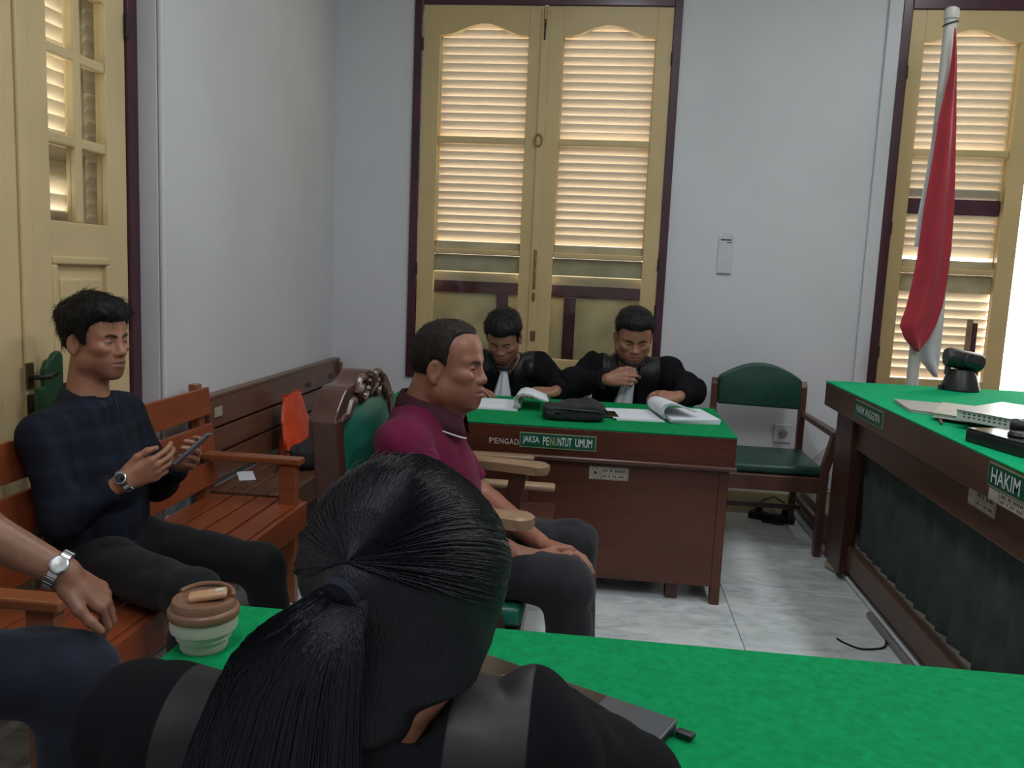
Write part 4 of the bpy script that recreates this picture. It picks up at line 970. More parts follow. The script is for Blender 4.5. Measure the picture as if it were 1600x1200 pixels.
# ------------------------------------------------------------------ soft-body modelling: smooth distance fields -> one continuous mesh
F32 = np.float32
def npv(v): return np.array([float(a) for a in v], F32)
def smin(a, b, k):
    if k <= 0: return np.minimum(a, b)
    h = np.maximum(k - np.abs(a - b), 0) / k
    return np.minimum(a, b) - h * h * k * 0.25
def smax(a, b, k): return -smin(-a, -b, k)
class Cap:
    """tapered capsule"""
    def __init__(s, a, b, ra, rb=None): s.a = npv(a); s.b = npv(b); s.ra = ra; s.rb = ra if rb is None else rb
    def __call__(s, P):
        ab = s.b - s.a; pa = P - s.a
        t = np.clip((pa @ ab) / max(float(ab @ ab), 1e-9), 0, 1)
        d = pa - t[:, None] * ab
        return np.sqrt((d * d).sum(1)) - (s.ra + (s.rb - s.ra) * t)
class Ell:
    """ellipsoid; Mx columns are its axes"""
    def __init__(s, c, r, Mx=None): s.c = npv(c); s.r = npv(r); s.M = None if Mx is None else np.array(Mx, F32)
    def __call__(s, P):
        p = P - s.c
        if s.M is not None: p = p @ s.M
        q = p / s.r; k0 = np.sqrt((q * q).sum(1)) + 1e-6; q = q / s.r; k1 = np.sqrt((q * q).sum(1)) + 1e-6
        return k0 * (k0 - 1) / k1
class U:
    """smooth union of fields given as (field, k)"""
    def __init__(s, *it): s.it = [(i if isinstance(i, tuple) else (i, 0.02)) for i in it]
    def __call__(s, P):
        d = None
        for f, k in s.it:
            e = f(P); d = e if d is None else smin(d, e, k)
        return d
class Sub:
    def __init__(s, a, b, k=0.01): s.a, s.b, s.k = a, b, k
    def __call__(s, P): return smax(s.a(P), -s.b(P), s.k)
class Near:
    """evaluate a detailed field only near its own box"""
    def __init__(s, f, c, r): s.f = f; s.c = npv(c); s.r = r
    def __call__(s, P):
        q = P - s.c; dd = np.sqrt((q * q).sum(1)); out = (dd - s.r * 0.72).astype(F32)
        m = dd < s.r
        if m.any(): out[m] = s.f(P[m])
        return out
class Local:
    """field written in a local frame: origin o, axes = columns of Mx, uniform scale s"""
    def __init__(s, f, o, Mx, sc=1.0): s.f = f; s.o = npv(o); s.M = np.array(Mx, F32); s.sc = sc
    def __call__(s, P): return s.f(((P - s.o) @ s.M) / s.sc) * s.sc
class Fn:
    def __init__(s, f): s.f = f
    def __call__(s, P): return s.f(P)

def hash3(i, j, k):
    n = (i * 374761393 + j * 668265263 + k * 2147483647) & 0xffffffff
    n = ((n ^ (n >> 13)) * 1274126177) & 0xffffffff
    return ((n ^ (n >> 16)) & 0xffff).astype(F32) / 65535.0
def vnoise(P):
    """smooth value noise, about -1..1"""
    b = np.floor(P); f = (P - b).astype(F32); b = b.astype(np.int64); f = f * f * (3 - 2 * f)
    r = 0
    for dx in (0, 1):
        for dy in (0, 1):
            for dz in (0, 1):
                w = (f[:, 0] if dx else 1 - f[:, 0]) * (f[:, 1] if dy else 1 - f[:, 1]) * (f[:, 2] if dz else 1 - f[:, 2])
                r = r + w * hash3(b[:, 0] + dx, b[:, 1] + dy, b[:, 2] + dz)
    return r * 2 - 1
def axis(lo, hi, coarse, fine):
    """grid lines from lo to hi: spacing `coarse`, finer inside the (a, b, step) spans"""
    xs = [lo]
    while xs[-1] < hi:
        st = coarse; x = xs[-1]
        for a, b, f in fine:
            if a <= x <= b: st = min(st, f)
            elif x < a and x + st > a: st = min(st, max(a - x, f))
        xs.append(x + st)
    while (len(xs) - 1) % 4: xs.append(xs[-1] + coarse)
    return np.array(xs, F32)
def surface(field, xs, ys, zs):
    """naive surface nets over a rectilinear grid"""
    nx, ny, nz = len(xs), len(ys), len(zs)
    def ev(X, Y, Z): return field(np.stack([X, Y, Z], 1).astype(F32)).astype(F32)
    cx_, cy_, cz_ = xs[::4], ys[::4], zs[::4]
    g = np.meshgrid(cx_, cy_, cz_, indexing='ij'); D = ev(*[a.ravel() for a in g]).reshape(g[0].shape)
    mn = np.full(tuple(n - 1 for n in D.shape), 9e9, F32); sgn = np.zeros_like(mn)
    for dx in (0, 1):
        for dy in (0, 1):
            for dz in (0, 1):
                c = D[dx:D.shape[0]-1+dx, dy:D.shape[1]-1+dy, dz:D.shape[2]-1+dz]
                mn = np.minimum(mn, np.abs(c)); sgn += np.sign(c)
    diag = np.sqrt(np.diff(cx_)[:, None, None] ** 2 + np.diff(cy_)[None, :, None] ** 2 + np.diff(cz_)[None, None, :] ** 2)
    act = (mn < diag * 0.95) | (np.abs(sgn) < 8)
    full = np.zeros((nx, ny, nz), F32)
    base = np.repeat(np.repeat(np.repeat(np.where(sgn > 0, 1.0, -1.0).astype(F32), 4, 0), 4, 1), 4, 2)
    full[:nx-1, :ny-1, :nz-1] = base; full[nx-1] = 1; full[:, ny-1] = 1; full[:, :, nz-1] = 1
    need = np.zeros((nx, ny, nz), bool)
    am = np.repeat(np.repeat(np.repeat(act, 4, 0), 4, 1), 4, 2)
    for dx in (0, 1):
        for dy in (0, 1):
            for dz in (0, 1):
                need[dx:nx-1+dx, dy:ny-1+dy, dz:nz-1+dz] |= am
    I, J, K = np.nonzero(need)
    full[I, J, K] = ev(xs[I], ys[J], zs[K])
    ins = full < 0
    cnt = np.zeros((nx-1, ny-1, nz-1), np.int8)
    for dx in (0, 1):
        for dy in (0, 1):
            for dz in (0, 1): cnt += ins[dx:nx-1+dx, dy:ny-1+dy, dz:nz-1+dz]
    ai, aj, ak = np.nonzero((cnt > 0) & (cnt < 8))
    vid = np.full(cnt.shape, -1, np.int64); vid[ai, aj, ak] = np.arange(len(ai))
    acc = np.zeros((len(ai), 3), F32); num = np.zeros(len(ai), F32)
    co = [(a, b, c) for a in (0, 1) for b in (0, 1) for c in (0, 1)]
    val = {c: full[ai + c[0], aj + c[1], ak + c[2]] for c in co}
    for c in co:
        for ax in range(3):
            if c[ax] == 0:
                e = list(c); e[ax] = 1; e = tuple(e); va, vb = val[c], val[e]
                m = (va < 0) != (vb < 0); t = np.where(m, va / np.where(m, va - vb, 1), 0)
                p = np.zeros((len(ai), 3), F32); p[:] = c; p[:, ax] += t
                acc[m] += p[m]; num[m] += 1
    acc /= num[:, None]
    V = np.stack([xs[ai] + acc[:, 0] * (xs[ai+1] - xs[ai]), ys[aj] + acc[:, 1] * (ys[aj+1] - ys[aj]), zs[ak] + acc[:, 2] * (zs[ak+1] - zs[ak])], 1)
    Q = []
    for ax in range(3):
        s0 = [slice(None)] * 3; s1 = [slice(None)] * 3; s0[ax] = slice(0, -1); s1[ax] = slice(1, None)
        A, B = ins[tuple(s0)], ins[tuple(s1)]
        i, j, k = np.nonzero(A != B); ok = np.ones(len(i), bool); idx = [i, j, k]
        o1, o2 = [a for a in range(3) if a != ax]
        ok &= (idx[o1] > 0) & (idx[o2] > 0) & (idx[o1] < cnt.shape[o1]) & (idx[o2] < cnt.shape[o2])
        idx = [a[ok] for a in idx]; fl_ = A[idx[0], idx[1], idx[2]]
        def at_(d1, d2):
            q = [a.copy() for a in idx]; q[o1] -= d1; q[o2] -= d2; return vid[q[0], q[1], q[2]]
        quad = np.stack([at_(1, 1), at_(0, 1), at_(0, 0), at_(1, 0)], 1)
        flip = fl_ if ax != 1 else ~fl_
        quad = np.where(flip[:, None], quad, quad[:, ::-1]); Q.append(quad)
    Q = np.concatenate(Q); Q = Q[(Q >= 0).all(1)]
    return V, Q
def sdf_obj(name, field, lo, hi, coarse, fine, material, parent, colf=None, matf=None, origin=None):
    """fine: dict axis -> spans. colf(V) -> rgb per vertex; matf(centres) -> material index per face"""
    xs = axis(lo[0], hi[0], coarse, fine.get('x', [])); ys = axis(lo[1], hi[1], coarse, fine.get('y', [])); zs = axis(lo[2], hi[2], coarse, fine.get('z', []))
    V, Q = surface(field, xs, ys, zs)
    o0 = np.array(org(parent) if parent is not None else (origin or (0, 0, 0)), F32)
    me = bpy.data.meshes.new(name)
    me.vertices.add(len(V)); me.vertices.foreach_set('co', (V - o0).ravel())
    me.loops.add(len(Q) * 4); me.loops.foreach_set('vertex_index', Q.ravel().astype(np.int32))
    me.polygons.add(len(Q)); me.polygons.foreach_set('loop_start', np.arange(0, len(Q) * 4, 4, dtype=np.int32))
    me.polygons.foreach_set('use_smooth', np.ones(len(Q), bool))
    if matf is not None: me.polygons.foreach_set('material_index', matf(V[Q].mean(1)).astype(np.int32))
    me.update(calc_edges=True); me.validate()
    if colf is not None:
        at = me.color_attributes.new('Col', 'FLOAT_COLOR', 'POINT')
        c = np.ones((len(V), 4), F32); c[:, :3] = colf(V); at.data.foreach_set('color', c.ravel())
    o = link_mesh(name, me, material, parent); ORG[o.name] = Vector(o0.tolist())
    return o

def frame3(Fw, Up):
    """columns: forward, left-hand side, up"""
    f = Vector(Fw).normalized(); u = Vector(Up); u = (u - f * u.dot(f)).normalized(); l = u.cross(f)
    return Matrix((f, l, u)).transposed()

# ---- head, in its own frame (x forward, y to the person's left, z up; eyes at z = 0, height 0.236)
def head_field(lipf=1.0, w=1.0, dpt=1.0, jaw=1.0, nose=1.0, lids=0.0, fat=0.0, ear=1.0, brow=1.0, mouth=1.0):
    E = []
    def a(f, k): E.append((f, k))
    a(Ell((-0.014 * dpt, 0, 0.034), (0.097 * dpt, 0.077 * w, 0.084)), 0)
    a(Ell((0.026, 0, 0.040), (0.060, 0.066 * w, 0.064)), 0.03)
    a(Ell((0.026, 0, -0.030), (0.060, (0.061 + fat * 0.4) * w, 0.074)), 0.03)
    a(Ell((0.026, 0, -0.072), (0.056, (0.052 + fat) * w * jaw, 0.042)), 0.03)
    a(Cap((0.066, -0.010, -0.100), (0.066, 0.010, -0.100), 0.018), 0.03)
    for s in (-1, 1):
        a(Ell((-0.004, s * (0.050 + fat) * w * jaw, -0.062), (0.028, 0.020, 0.030)), 0.03)
        a(Ell((0.058, s * 0.043 * w, -0.020), (0.024, 0.022, 0.018)), 0.022)
        a(Cap((0.078, s * 0.012, 0.018), (0.064, s * 0.046 * w, 0.019), 0.0105 * brow, 0.009 * brow), 0.014)
    a(Ell((0.066, 0, -0.064), (0.026, 0.031, 0.028)), 0.022)
    base = U(*E)
    soc = U((Ell((0.097, -0.0315, -0.002), (0.020, 0.019, 0.0125)), 0), (Ell((0.097, 0.0315, -0.002), (0.020, 0.019, 0.0125)), 0))
    b = Sub(base, soc, 0.016)
    G = [(b, 0)]
    for s in (-1, 1):
        G.append((Ell((0.0665, s * 0.0315, -0.002), (0.0165, 0.0165, 0.0125)), 0.004))
        G.append((Cap((0.0765, s * 0.022, 0.0065 - lids), (0.0735, s * 0.042, 0.0050 - lids), 0.0042, 0.0036), 0.005))     # upper lid fold
        G.append((Cap((0.0775, s * 0.024, -0.0105), (0.0725, s * 0.040, -0.0100), 0.0034, 0.003), 0.006))
    G.append((Cap((0.078, 0, 0.012), (0.0985 * 0.5 + 0.0985 * 0.5 * nose, 0, -0.030), 0.0080, 0.0120), 0.014))
    G.append((Ell((0.099 * 0.4 + 0.099 * 0.6 * nose, 0, -0.033), (0.0135, 0.0135, 0.0115)), 0.008))
    for s in (-1, 1): G.append((Ell((0.089, s * 0.0145 * (0.5 + 0.5 * nose), -0.0365), (0.0115, 0.0085, 0.0090)), 0.006))
    # lips
    for s in (-1, 1):
        G.append((Cap((0.0925, s * 0.004, -0.0615), (0.083, s * 0.0245 * mouth, -0.0665), 0.0058 * lipf, 0.0028), 0.006))
    G.append((Cap((0.0905, -0.010, -0.0745), (0.0905, 0.010, -0.0745), 0.0068 * lipf), 0.007))
    face = U(*G)
    slit = U((Cap((0.0985, -0.004, -0.0682), (0.0985, 0.004, -0.0682), 0.0022), 0), (Cap((0.0985, 0.004, -0.0682), (0.087, 0.0250 * mouth, -0.0676), 0.0022, 0.0012), 0), (Cap((0.0985, -0.004, -0.0682), (0.087, -0.0250 * mouth, -0.0676), 0.0022, 0.0012), 0))
    nost = U((Ell((0.0955, -0.0075, -0.0435), (0.006, 0.0035, 0.004)), 0), (Ell((0.0955, 0.0075, -0.0435), (0.006, 0.0035, 0.004)), 0))
    face = Sub(Sub(face, slit, 0.004), nost, 0.004)
    ears = []
    for s in (-1, 1):
        Mx = frame3((0.93, -s * 0.40, -0.1), (-0.20, s * 0.12, 1.0))
        c = Vector((-0.010 * dpt, s * 0.0815 * w, -0.010))
        rim_ = Sub(Ell(c, (0.0195 * ear, 0.0085, 0.0315 * ear), Mx), Ell(c + Mx @ Vector((0.002, s * 0.0095, 0.002)), (0.0130 * ear, 0.0085, 0.0225 * ear), Mx), 0.004)
        tr = Cap(c + Mx @ Vector((0.012, s * 0.001, -0.004)), c + Mx @ Vector((0.009, s * 0.002, -0.012)), 0.0045)
        anti = Cap(c + Mx @ Vector((-0.006, s * 0.002, 0.010)), c + Mx @ Vector((-0.004, s * 0.002, -0.012)), 0.0036, 0.0042)
        lobe = Ell(c + Mx @ Vector((0.002, 0, -0.026 * ear)), (0.0095, 0.006, 0.010), Mx)
        ears.append((U((rim_, 0), (tr, 0.004), (anti, 0.003), (lobe, 0.006)), 0.006))
    return U((face, 0), *ears), base
def skin_cols(skin, lip, stubble=None, thin=None):
    """colour of skin, lips, shaved beard area in the head's own frame"""
    sk, lp, st = npv(skin), npv(lip), npv(stubble or skin)
    def f(L):
        c = np.tile(sk, (len(L), 1))
        x, y, z = L[:, 0], L[:, 1], L[:, 2]
        if stubble is not None:
            m = np.clip((-0.045 - z) / 0.02, 0, 1) * np.clip((x - 0.015) / 0.03, 0, 1) * (z > -0.135)
            m = np.maximum(m, np.exp(-((z + 0.054) / 0.005) ** 2 - (y / 0.022) ** 4) * (x > 0.07))
            c = c + (st - c) * (0.75 * m)[:, None]
        ml = np.exp(-((z + 0.0685) / 0.0085) ** 4 - (y / 0.0225) ** 4) * (x > 0.072)
        c = c + (lp - c) * ml[:, None]
        return c
    return f
def hairline(kind):
    """height of the hair edge above/below the eye line, along the head from the brow (x>0) to the nape"""
    pts = {'short': [(-0.13, -0.085), (-0.06, -0.062), (-0.03, -0.030), (-0.018, 0.018), (0.010, 0.010), (0.022, 0.000), (0.032, 0.030), (0.050, 0.050), (0.075, 0.064), (0.10, 0.070)],
           'full': [(-0.13, -0.105), (-0.06, -0.085), (-0.035, -0.040), (-0.018, 0.020), (0.008, 0.004), (0.020, -0.020), (0.032, 0.000), (0.046, 0.036), (0.070, 0.056), (0.10, 0.060)],
           'receding': [(-0.13, -0.080), (-0.06, -0.062), (-0.03, -0.030), (-0.018, 0.018), (0.010, 0.008), (0.022, -0.004), (0.030, 0.034), (0.040, 0.066), (0.060, 0.082), (0.10, 0.092)]}[kind]
    xs = [p[0] for p in pts]; zs = [p[1] for p in pts]
    return lambda x: np.interp(x, xs, zs).astype(F32)
def hair_field(base, kind, thick, top=1.0, noise=0.002, freq=90.0, side=0.6, tuft=0.0, dpt=1.0):
    hl = hairline(kind)
    def f(P):
        d = base(P); x, y, z = P[:, 0], P[:, 1], P[:, 2]
        m = (z - hl(x / dpt)) / 0.014
        # peak in the middle of the forehead
        if kind in ('short', 'full'): m = m - np.where(x > 0.03, np.clip((np.abs(y) - 0.030) / 0.03, 0, 1) * 0.9, 0)
        if kind == 'receding': m = m + np.where(x > 0.03, (0.022 - np.abs(y)) / 0.03 * 0.55, 0)
        s_ = np.clip(m, -1, 1) * 0.5 + 0.5
        s_ = s_ * s_ * (3 - 2 * s_)
        up = np.clip((z - 0.02) / 0.08, 0, 1)
        t = thick * (side + (top - side) * up)
        r_ = np.clip((z - hl(x / dpt)) / 0.055, 0, 1); t = t * (0.30 + 0.70 * r_ * (2 - r_))
        n = vnoise(np.stack([x * freq * 0.35, y * freq, z * freq * 0.6], 1)) * noise + vnoise(np.stack([x * 25, y * 25, z * 25], 1)) * tuft
        return d - t * s_ + 0.012 * (1 - s_) - n * s_
    return f

# ---- hand, in its own frame (x along the fingers, y towards the thumb side, z out of the back of the hand)
def hand_field(curl, spread=0.0, thumb=(0.55, 0.5, 0.35), s=1.0, right=True, thumb_in=0.0):
    """curl: per finger (index..little) three bend angles; right/left mirrors y"""
    sg = 1.0
    fing = []
    kn = [(0.092, 0.028, 0.0), (0.096, 0.008, 0.002), (0.091, -0.012, 0.001), (0.082, -0.030, -0.002)]
    ln = [(0.042, 0.025, 0.020), (0.046, 0.029, 0.021), (0.043, 0.027, 0.020), (0.034, 0.020, 0.018)]
    rd = [0.0092, 0.0094, 0.0088, 0.0078]
    nails = []
    for i in range(4):
        p = Vector(kn[i]); a = 0.0; az = spread * (1.2 - i) * 0.5; ch = []
        for j in range(3):
            a += curl[i][j]
            d = Vector((math.cos(a) * math.cos(az), math.cos(a) * math.sin(az), -math.sin(a)))
            q = p + d * ln[i][j]; r0 = rd[i] * (1 - 0.07 * j); r1 = rd[i] * (1 - 0.07 * (j + 1))
            ch.append((Cap(p, q, r0, r1), 0.004)); p = q
        ch.append((Cap(Vector(kn[i]) - Vector((0.01, 0, 0.001)), Vector(kn[i]), rd[i] * 1.05), 0.006))
        fing.append(U(*ch))
    th = []; p = Vector((0.022, 0.026, -0.010)); az = thumb[0]; dn = -thumb_in
    for L_, r0, r1, b in ((0.044, 0.0150, 0.0118, 0.0), (0.032, 0.0112, 0.0098, thumb[1]), (0.026, 0.0100, 0.0078, thumb[2])):
        az -= b
        d = Vector((math.cos(az), math.sin(az), dn)).normalized(); q = p + d * L_
        th.append((Cap(p, q, r0, r1), 0.006)); p = q
    palm = U((Cap((0.0, 0.014, 0), (0.088, 0.026, -0.001), 0.0155, 0.0125), 0), (Cap((0.0, 0.004, 0), (0.092, 0.008, 0), 0.0165, 0.0125), 0.012), (Cap((0.0, -0.006, 0), (0.087, -0.012, 0), 0.016, 0.012), 0.012), (Cap((0.0, -0.014, -0.001), (0.078, -0.029, -0.003), 0.015, 0.011), 0.012), (Ell((0.035, 0.024, -0.012), (0.030, 0.016, 0.013)), 0.012), (Ell((0.035, -0.022, -0.010), (0.032, 0.014, 0.012)), 0.012))
    def f(P):
        Q_ = P / s
        if not right: Q_ = Q_ * np.array([1, -1, 1], F32)
        d = palm(Q_); fm = None
        for g in fing:
            e = g(Q_); fm = e if fm is None else smin(fm, e, 0.0015)
        d = smin(d, fm, 0.007); d = smin(d, U(*th)(Q_), 0.008)
        return d * s
    return Fn(f)
def placed_hand(wrist, fwd, thumb_side, hand, right=True, back=None):
    """wrist position, direction of the fingers, and direction of the back of the hand"""
    f = Vector(fwd).normalized(); z = Vector(back); z = (z - f * z.dot(f)).normalized(); y = z.cross(f)
    # for a right hand with the back up and fingers forward the thumb lies on the left (+y); the left hand is mirrored
    Mx = Matrix((f, y, z)).transposed()
    return Near(Local(hand, wrist, Mx), Vector(wrist) + f * 0.09, 0.19)

SKIN = vcol_mat('skin', 0.42, 0.5, 0.12, 260, 0.10, 0, 0.09, 28)
CLOTH = vcol_mat('plain cloth', 0.85, 0.2, 0.15, 500, 0, 0.1, 0.10, 14)
def hair_mat(name, col, rough=0.42, spec=0.35):
    m, N, L, b = new_mat(name)
    tc = N.new('ShaderNodeTexCoord'); mp = N.new('ShaderNodeMapping'); mp.inputs['Scale'].default_value = (1, 1, 0.15)
    L.new(tc.outputs['Object'], mp.inputs['Vector'])
    nz = N.new('ShaderNodeTexNoise'); nz.inputs['Scale'].default_value = 420; nz.inputs['Detail'].default_value = 3; L.new(mp.outputs[0], nz.inputs['Vector'])
    mx = N.new('ShaderNodeMix'); mx.data_type = 'RGBA'; mx.inputs['A'].default_value = (*[c * 0.5 for c in col], 1); mx.inputs['B'].default_value = (*[c * 1.6 for c in col], 1)
    L.new(nz.outputs['Fac'], mx.inputs['Factor']); L.new(mx.outputs['Result'], b.inputs['Base Color'])
    b.inputs['Roughness'].default_value = rough; set_spec(b, spec)
    bp = N.new('ShaderNodeBump'); bp.inputs['Strength'].default_value = 0.5; bp.inputs['Distance'].default_value = 0.003
    L.new(nz.outputs['Fac'], bp.inputs['Height']); L.new(bp.outputs['Normal'], b.inputs['Normal'])
    return m
HAIR = hair_mat('black hair', (0.010, 0.009, 0.009), 0.5, 0.25)
def short_strands(parent, hair, ho, HM, sc, base, n, length, lift, r, m, seed=1):
    """single hairs growing over a head of short hair, combed forward and down with some disorder"""
    rg = np.random.default_rng(seed); me = hair.data; nv = len(me.vertices)
    co = np.zeros(nv * 3, F32); me.vertices.foreach_get('co', co); co = co.reshape(-1, 3)
    no = np.zeros(nv * 3, F32); me.vertices.foreach_get('normal', no); no = no.reshape(-1, 3)
    loc = ((co + npv(org(parent)) - npv(ho)) @ np.array(HM, F32)) / sc
    ok = np.nonzero(base(loc.astype(F32)) > 0.0035)[0]          # only where hair stands above the skin
    idx = ok[rg.integers(0, len(ok), n)]; P0 = co[idx]; N0 = no[idx]
    fw = np.array(HM.col[0], F32); up = np.array(HM.col[2], F32)
    d = fw * 0.7 - up * (0.5 - 0.4 * np.clip(N0 @ up, 0, 1))[:, None] + rg.normal(0, 0.35, (n, 3))
    d = d - N0 * (d * N0).sum(1)[:, None]; d /= np.linalg.norm(d, axis=1, keepdims=True) + 1e-6
    L_ = length * rg.uniform(0.5, 1.15, (n, 1)); K = 4; pts = []
    for k in range(K):
        t_ = k / (K - 1); pts.append(P0 - N0 * 0.001 + d * L_ * t_ + N0 * L_ * lift * (t_ - 0.55 * t_ * t_) * 1.6)
    pts = np.stack(pts, 1); side = np.cross(d, N0); vs_ = []; 
    ring = [side * r, -side * 0.5 * r + N0 * 0.87 * r, -side * 0.5 * r - N0 * 0.87 * r]
    V_ = np.zeros((n, K, 3, 3), F32)
    for k in range(K):
        w = 1 - 0.7 * k / (K - 1)
        for q in range(3): V_[:, k, q] = pts[:, k] + ring[q] * w
    base_ = np.arange(n) * K * 3; Q_ = []
    for k in range(K - 1):
        for q in range(3):
            q2 = (q + 1) % 3; Q_.append(np.stack([base_ + k*3 + q, base_ + k*3 + q2, base_ + (k+1)*3 + q2, base_ + (k+1)*3 + q], 1))
    me2 = bpy.data.meshes.new('hair_strands'); me2.from_pydata(V_.reshape(-1, 3).tolist(), [], np.concatenate(Q_).tolist()); me2.update()
    o = link_mesh('hair_strands', me2, m, parent); o['kind'] = 'stuff'; ORG[o.name] = org(parent)
    return o
def robe_mat(name, col, c, w):
    """matt black cloth with two satin bands running down beside the opening"""
    m, N, L, b = new_mat(name); tc = N.new('ShaderNodeTexCoord'); sx = N.new('ShaderNodeSeparateXYZ'); L.new(tc.outputs['Object'], sx.inputs[0])
    def mth(op, a, v=None):
        x = N.new('ShaderNodeMath'); x.operation = op; L.new(a, x.inputs[0])
        if v is not None: x.inputs[1].default_value = v
        return x.outputs[0]
    e = mth('ABSOLUTE', mth('SUBTRACT', mth('ABSOLUTE', sx.outputs['X']), c))
    k = N.new('ShaderNodeMapRange'); k.inputs['From Min'].default_value = w; k.inputs['From Max'].default_value = w + 0.002; k.inputs['To Min'].default_value = 1; k.inputs['To Max'].default_value = 0
    L.new(e, k.inputs['Value'])
    rr = N.new('ShaderNodeMapRange'); rr.inputs['To Min'].default_value = 0.92; rr.inputs['To Max'].default_value = 0.52; L.new(k.outputs['Result'], rr.inputs['Value']); L.new(rr.outputs['Result'], b.inputs['Roughness'])
    ss = N.new('ShaderNodeMapRange'); ss.inputs['To Min'].default_value = 0.12; ss.inputs['To Max'].default_value = 0.42; L.new(k.outputs['Result'], ss.inputs['Value']); L.new(ss.outputs['Result'], b.inputs['Specular IOR Level'])
    nz = N.new('ShaderNodeTexNoise'); nz.inputs['Scale'].default_value = 14; L.new(tc.outputs['Object'], nz.inputs['Vector'])
    mx = N.new('ShaderNodeMix'); mx.data_type = 'RGBA'; mx.inputs['A'].default_value = (*[v * 0.75 for v in col], 1); mx.inputs['B'].default_value = (*[v * 1.3 for v in col], 1)
    L.new(nz.outputs['Fac'], mx.inputs['Factor']); L.new(mx.outputs['Result'], b.inputs['Base Color'])
    n2 = N.new('ShaderNodeTexNoise'); n2.inputs['Scale'].default_value = 300; L.new(tc.outputs['Object'], n2.inputs['Vector'])
    bp = N.new('ShaderNodeBump'); bp.inputs['Strength'].default_value = 0.12; bp.inputs['Distance'].default_value = 0.002; L.new(n2.outputs['Fac'], bp.inputs['Height']); L.new(bp.outputs['Normal'], b.inputs['Normal'])
    return m
BROW = flat('brow hair', (0.018, 0.012, 0.010), 0.8)
EYEM = vcol_mat('eye', 0.2, 0.5)
def face_extras(parent, o, Mx, sc, hf, open_=1.0, brow_z=0.0, brow_t=1.0, gaze=0.0, w=1.0, moustache=0.0, brow_in=0.0):
    """eyebrows, eyes between the lids"""
    o = Vector(o)
    def W(p): return o + Mx @ (Vector(p) * sc)
    def surf(y, z):
        xs = np.linspace(0.04, 0.125, 171).astype(F32); P_ = np.stack([xs, np.full_like(xs, y), np.full_like(xs, z)], 1); d = hf(P_)
        return float(xs[d < 0].max()) if (d < 0).any() else 0.07
    for s in (-1, 1):
        mb = MB(); pts = [(0.0885, s * 0.012, 0.0155 + brow_z - brow_in), (0.0855, s * 0.022, 0.0195 + brow_z), (0.0775, s * 0.036 * w, 0.0215 + brow_z), (0.067, s * 0.048 * w, 0.0165 + brow_z)]
        pts = [(surf(y, z), y, z) for x, y, z in pts]
        rs = [0.0030, 0.0036, 0.0032, 0.0012]
        top = [W((x + 0.001, y, z + r * brow_t)) for (x, y, z), r in zip(pts, rs)]; bot = [W((x + 0.001, y, z - r * brow_t)) for (x, y, z), r in zip(pts, rs)]
        mid = [W((x + 0.0028, y * 1.01, z)) for (x, y, z), r in zip(pts, rs)]; back = [W((x - 0.008, y, z)) for (x, y, z) in pts]
        mb.grid([top, mid, bot, back, top]); mb.build('eyebrow', BROW, parent, smooth=True)
        # eyeball wedge showing between the lids
        ey = MB(); n = 12; row = []; c0 = (0.0665, s * 0.0315, -0.002)
        H = 0.0042 * open_ + 0.0009
        vv = []; ff = []
        for i in range(n + 1):
            t_ = i / n * 2 - 1; hh = H * max(0.0, 1 - t_ * t_) ** 0.7
            for k in (-1, -0.33, 0.33, 1):
                yy = t_ * 0.0125; zz = -0.0015 + hh * k - 0.0008 * abs(t_)
                xx = 0.0190 * math.sqrt(max(0.01, 1 - (yy / 0.0185) ** 2 - (zz / 0.0185) ** 2))
                vv.append(W((surf(s * 0.0315 + yy, zz) + 0.0007, s * 0.0315 + yy, zz)))
        for i in range(n):
            for k in range(3): ff.append((i*4+k, i*4+k+1, (i+1)*4+k+1, (i+1)*4+k))
        ey.add(vv, ff); eo = ey.build('eye', EYEM, parent, smooth=True)
        at = eo.data.color_attributes.new('Col', 'FLOAT_COLOR', 'POINT')
        cols = []
        for i in range(n + 1):
            t_ = i / n * 2 - 1
            for k in range(4):
                dk = abs(t_ - gaze) < 0.48 or open_ < 0.35
                edge = k == 3
                cols += [0.012, 0.008, 0.006, 1] if (dk or edge) else [0.21, 0.18, 0.16, 1]
        at.data.foreach_set('color', cols)
def Wf(o, Mx, sc): 
    o = Vector(o)
    return lambda p: o + Mx @ (Vector(p) * sc)

# ------------------------------------------------------------------ people
class Plane:
    """keeps the side that the normal points away from"""
    def __init__(s, o, n): s.o = npv(o); n = Vector(n).normalized(); s.n = npv(n)
    def __call__(s, P): return (P - s.o) @ s.n
class Cut:
    def __init__(s, f, *planes, k=0.006): s.f = f; s.p = planes; s.k = k
    def __call__(s, P):
        d = s.f(P)
        for p in s.p: d = smax(d, p(P), s.k)
        return d
class Folds:
    """cloth wrinkles: shifts the surface by stretched noise"""
    def __init__(s, f, amp, freq, st=(1, 1, 1), amp2=0.0, freq2=30): s.f = f; s.a = amp; s.fr = np.array(st, F32) * freq; s.a2 = amp2; s.f2 = freq2
    def __call__(s, P):
        d = s.f(P); m = np.abs(d) < 0.05
        if m.any():
            Q_ = P[m]; n = vnoise(Q_ * s.fr + 3.7)
            d = d.copy(); d[m] += s.a * (1 - 2 * np.abs(n)) + (s.a2 * vnoise(Q_ * s.f2) if s.a2 else 0)
        return d
def tone(c):
    c = npv(c)
    return lambda V: np.tile(c, (len(V), 1))
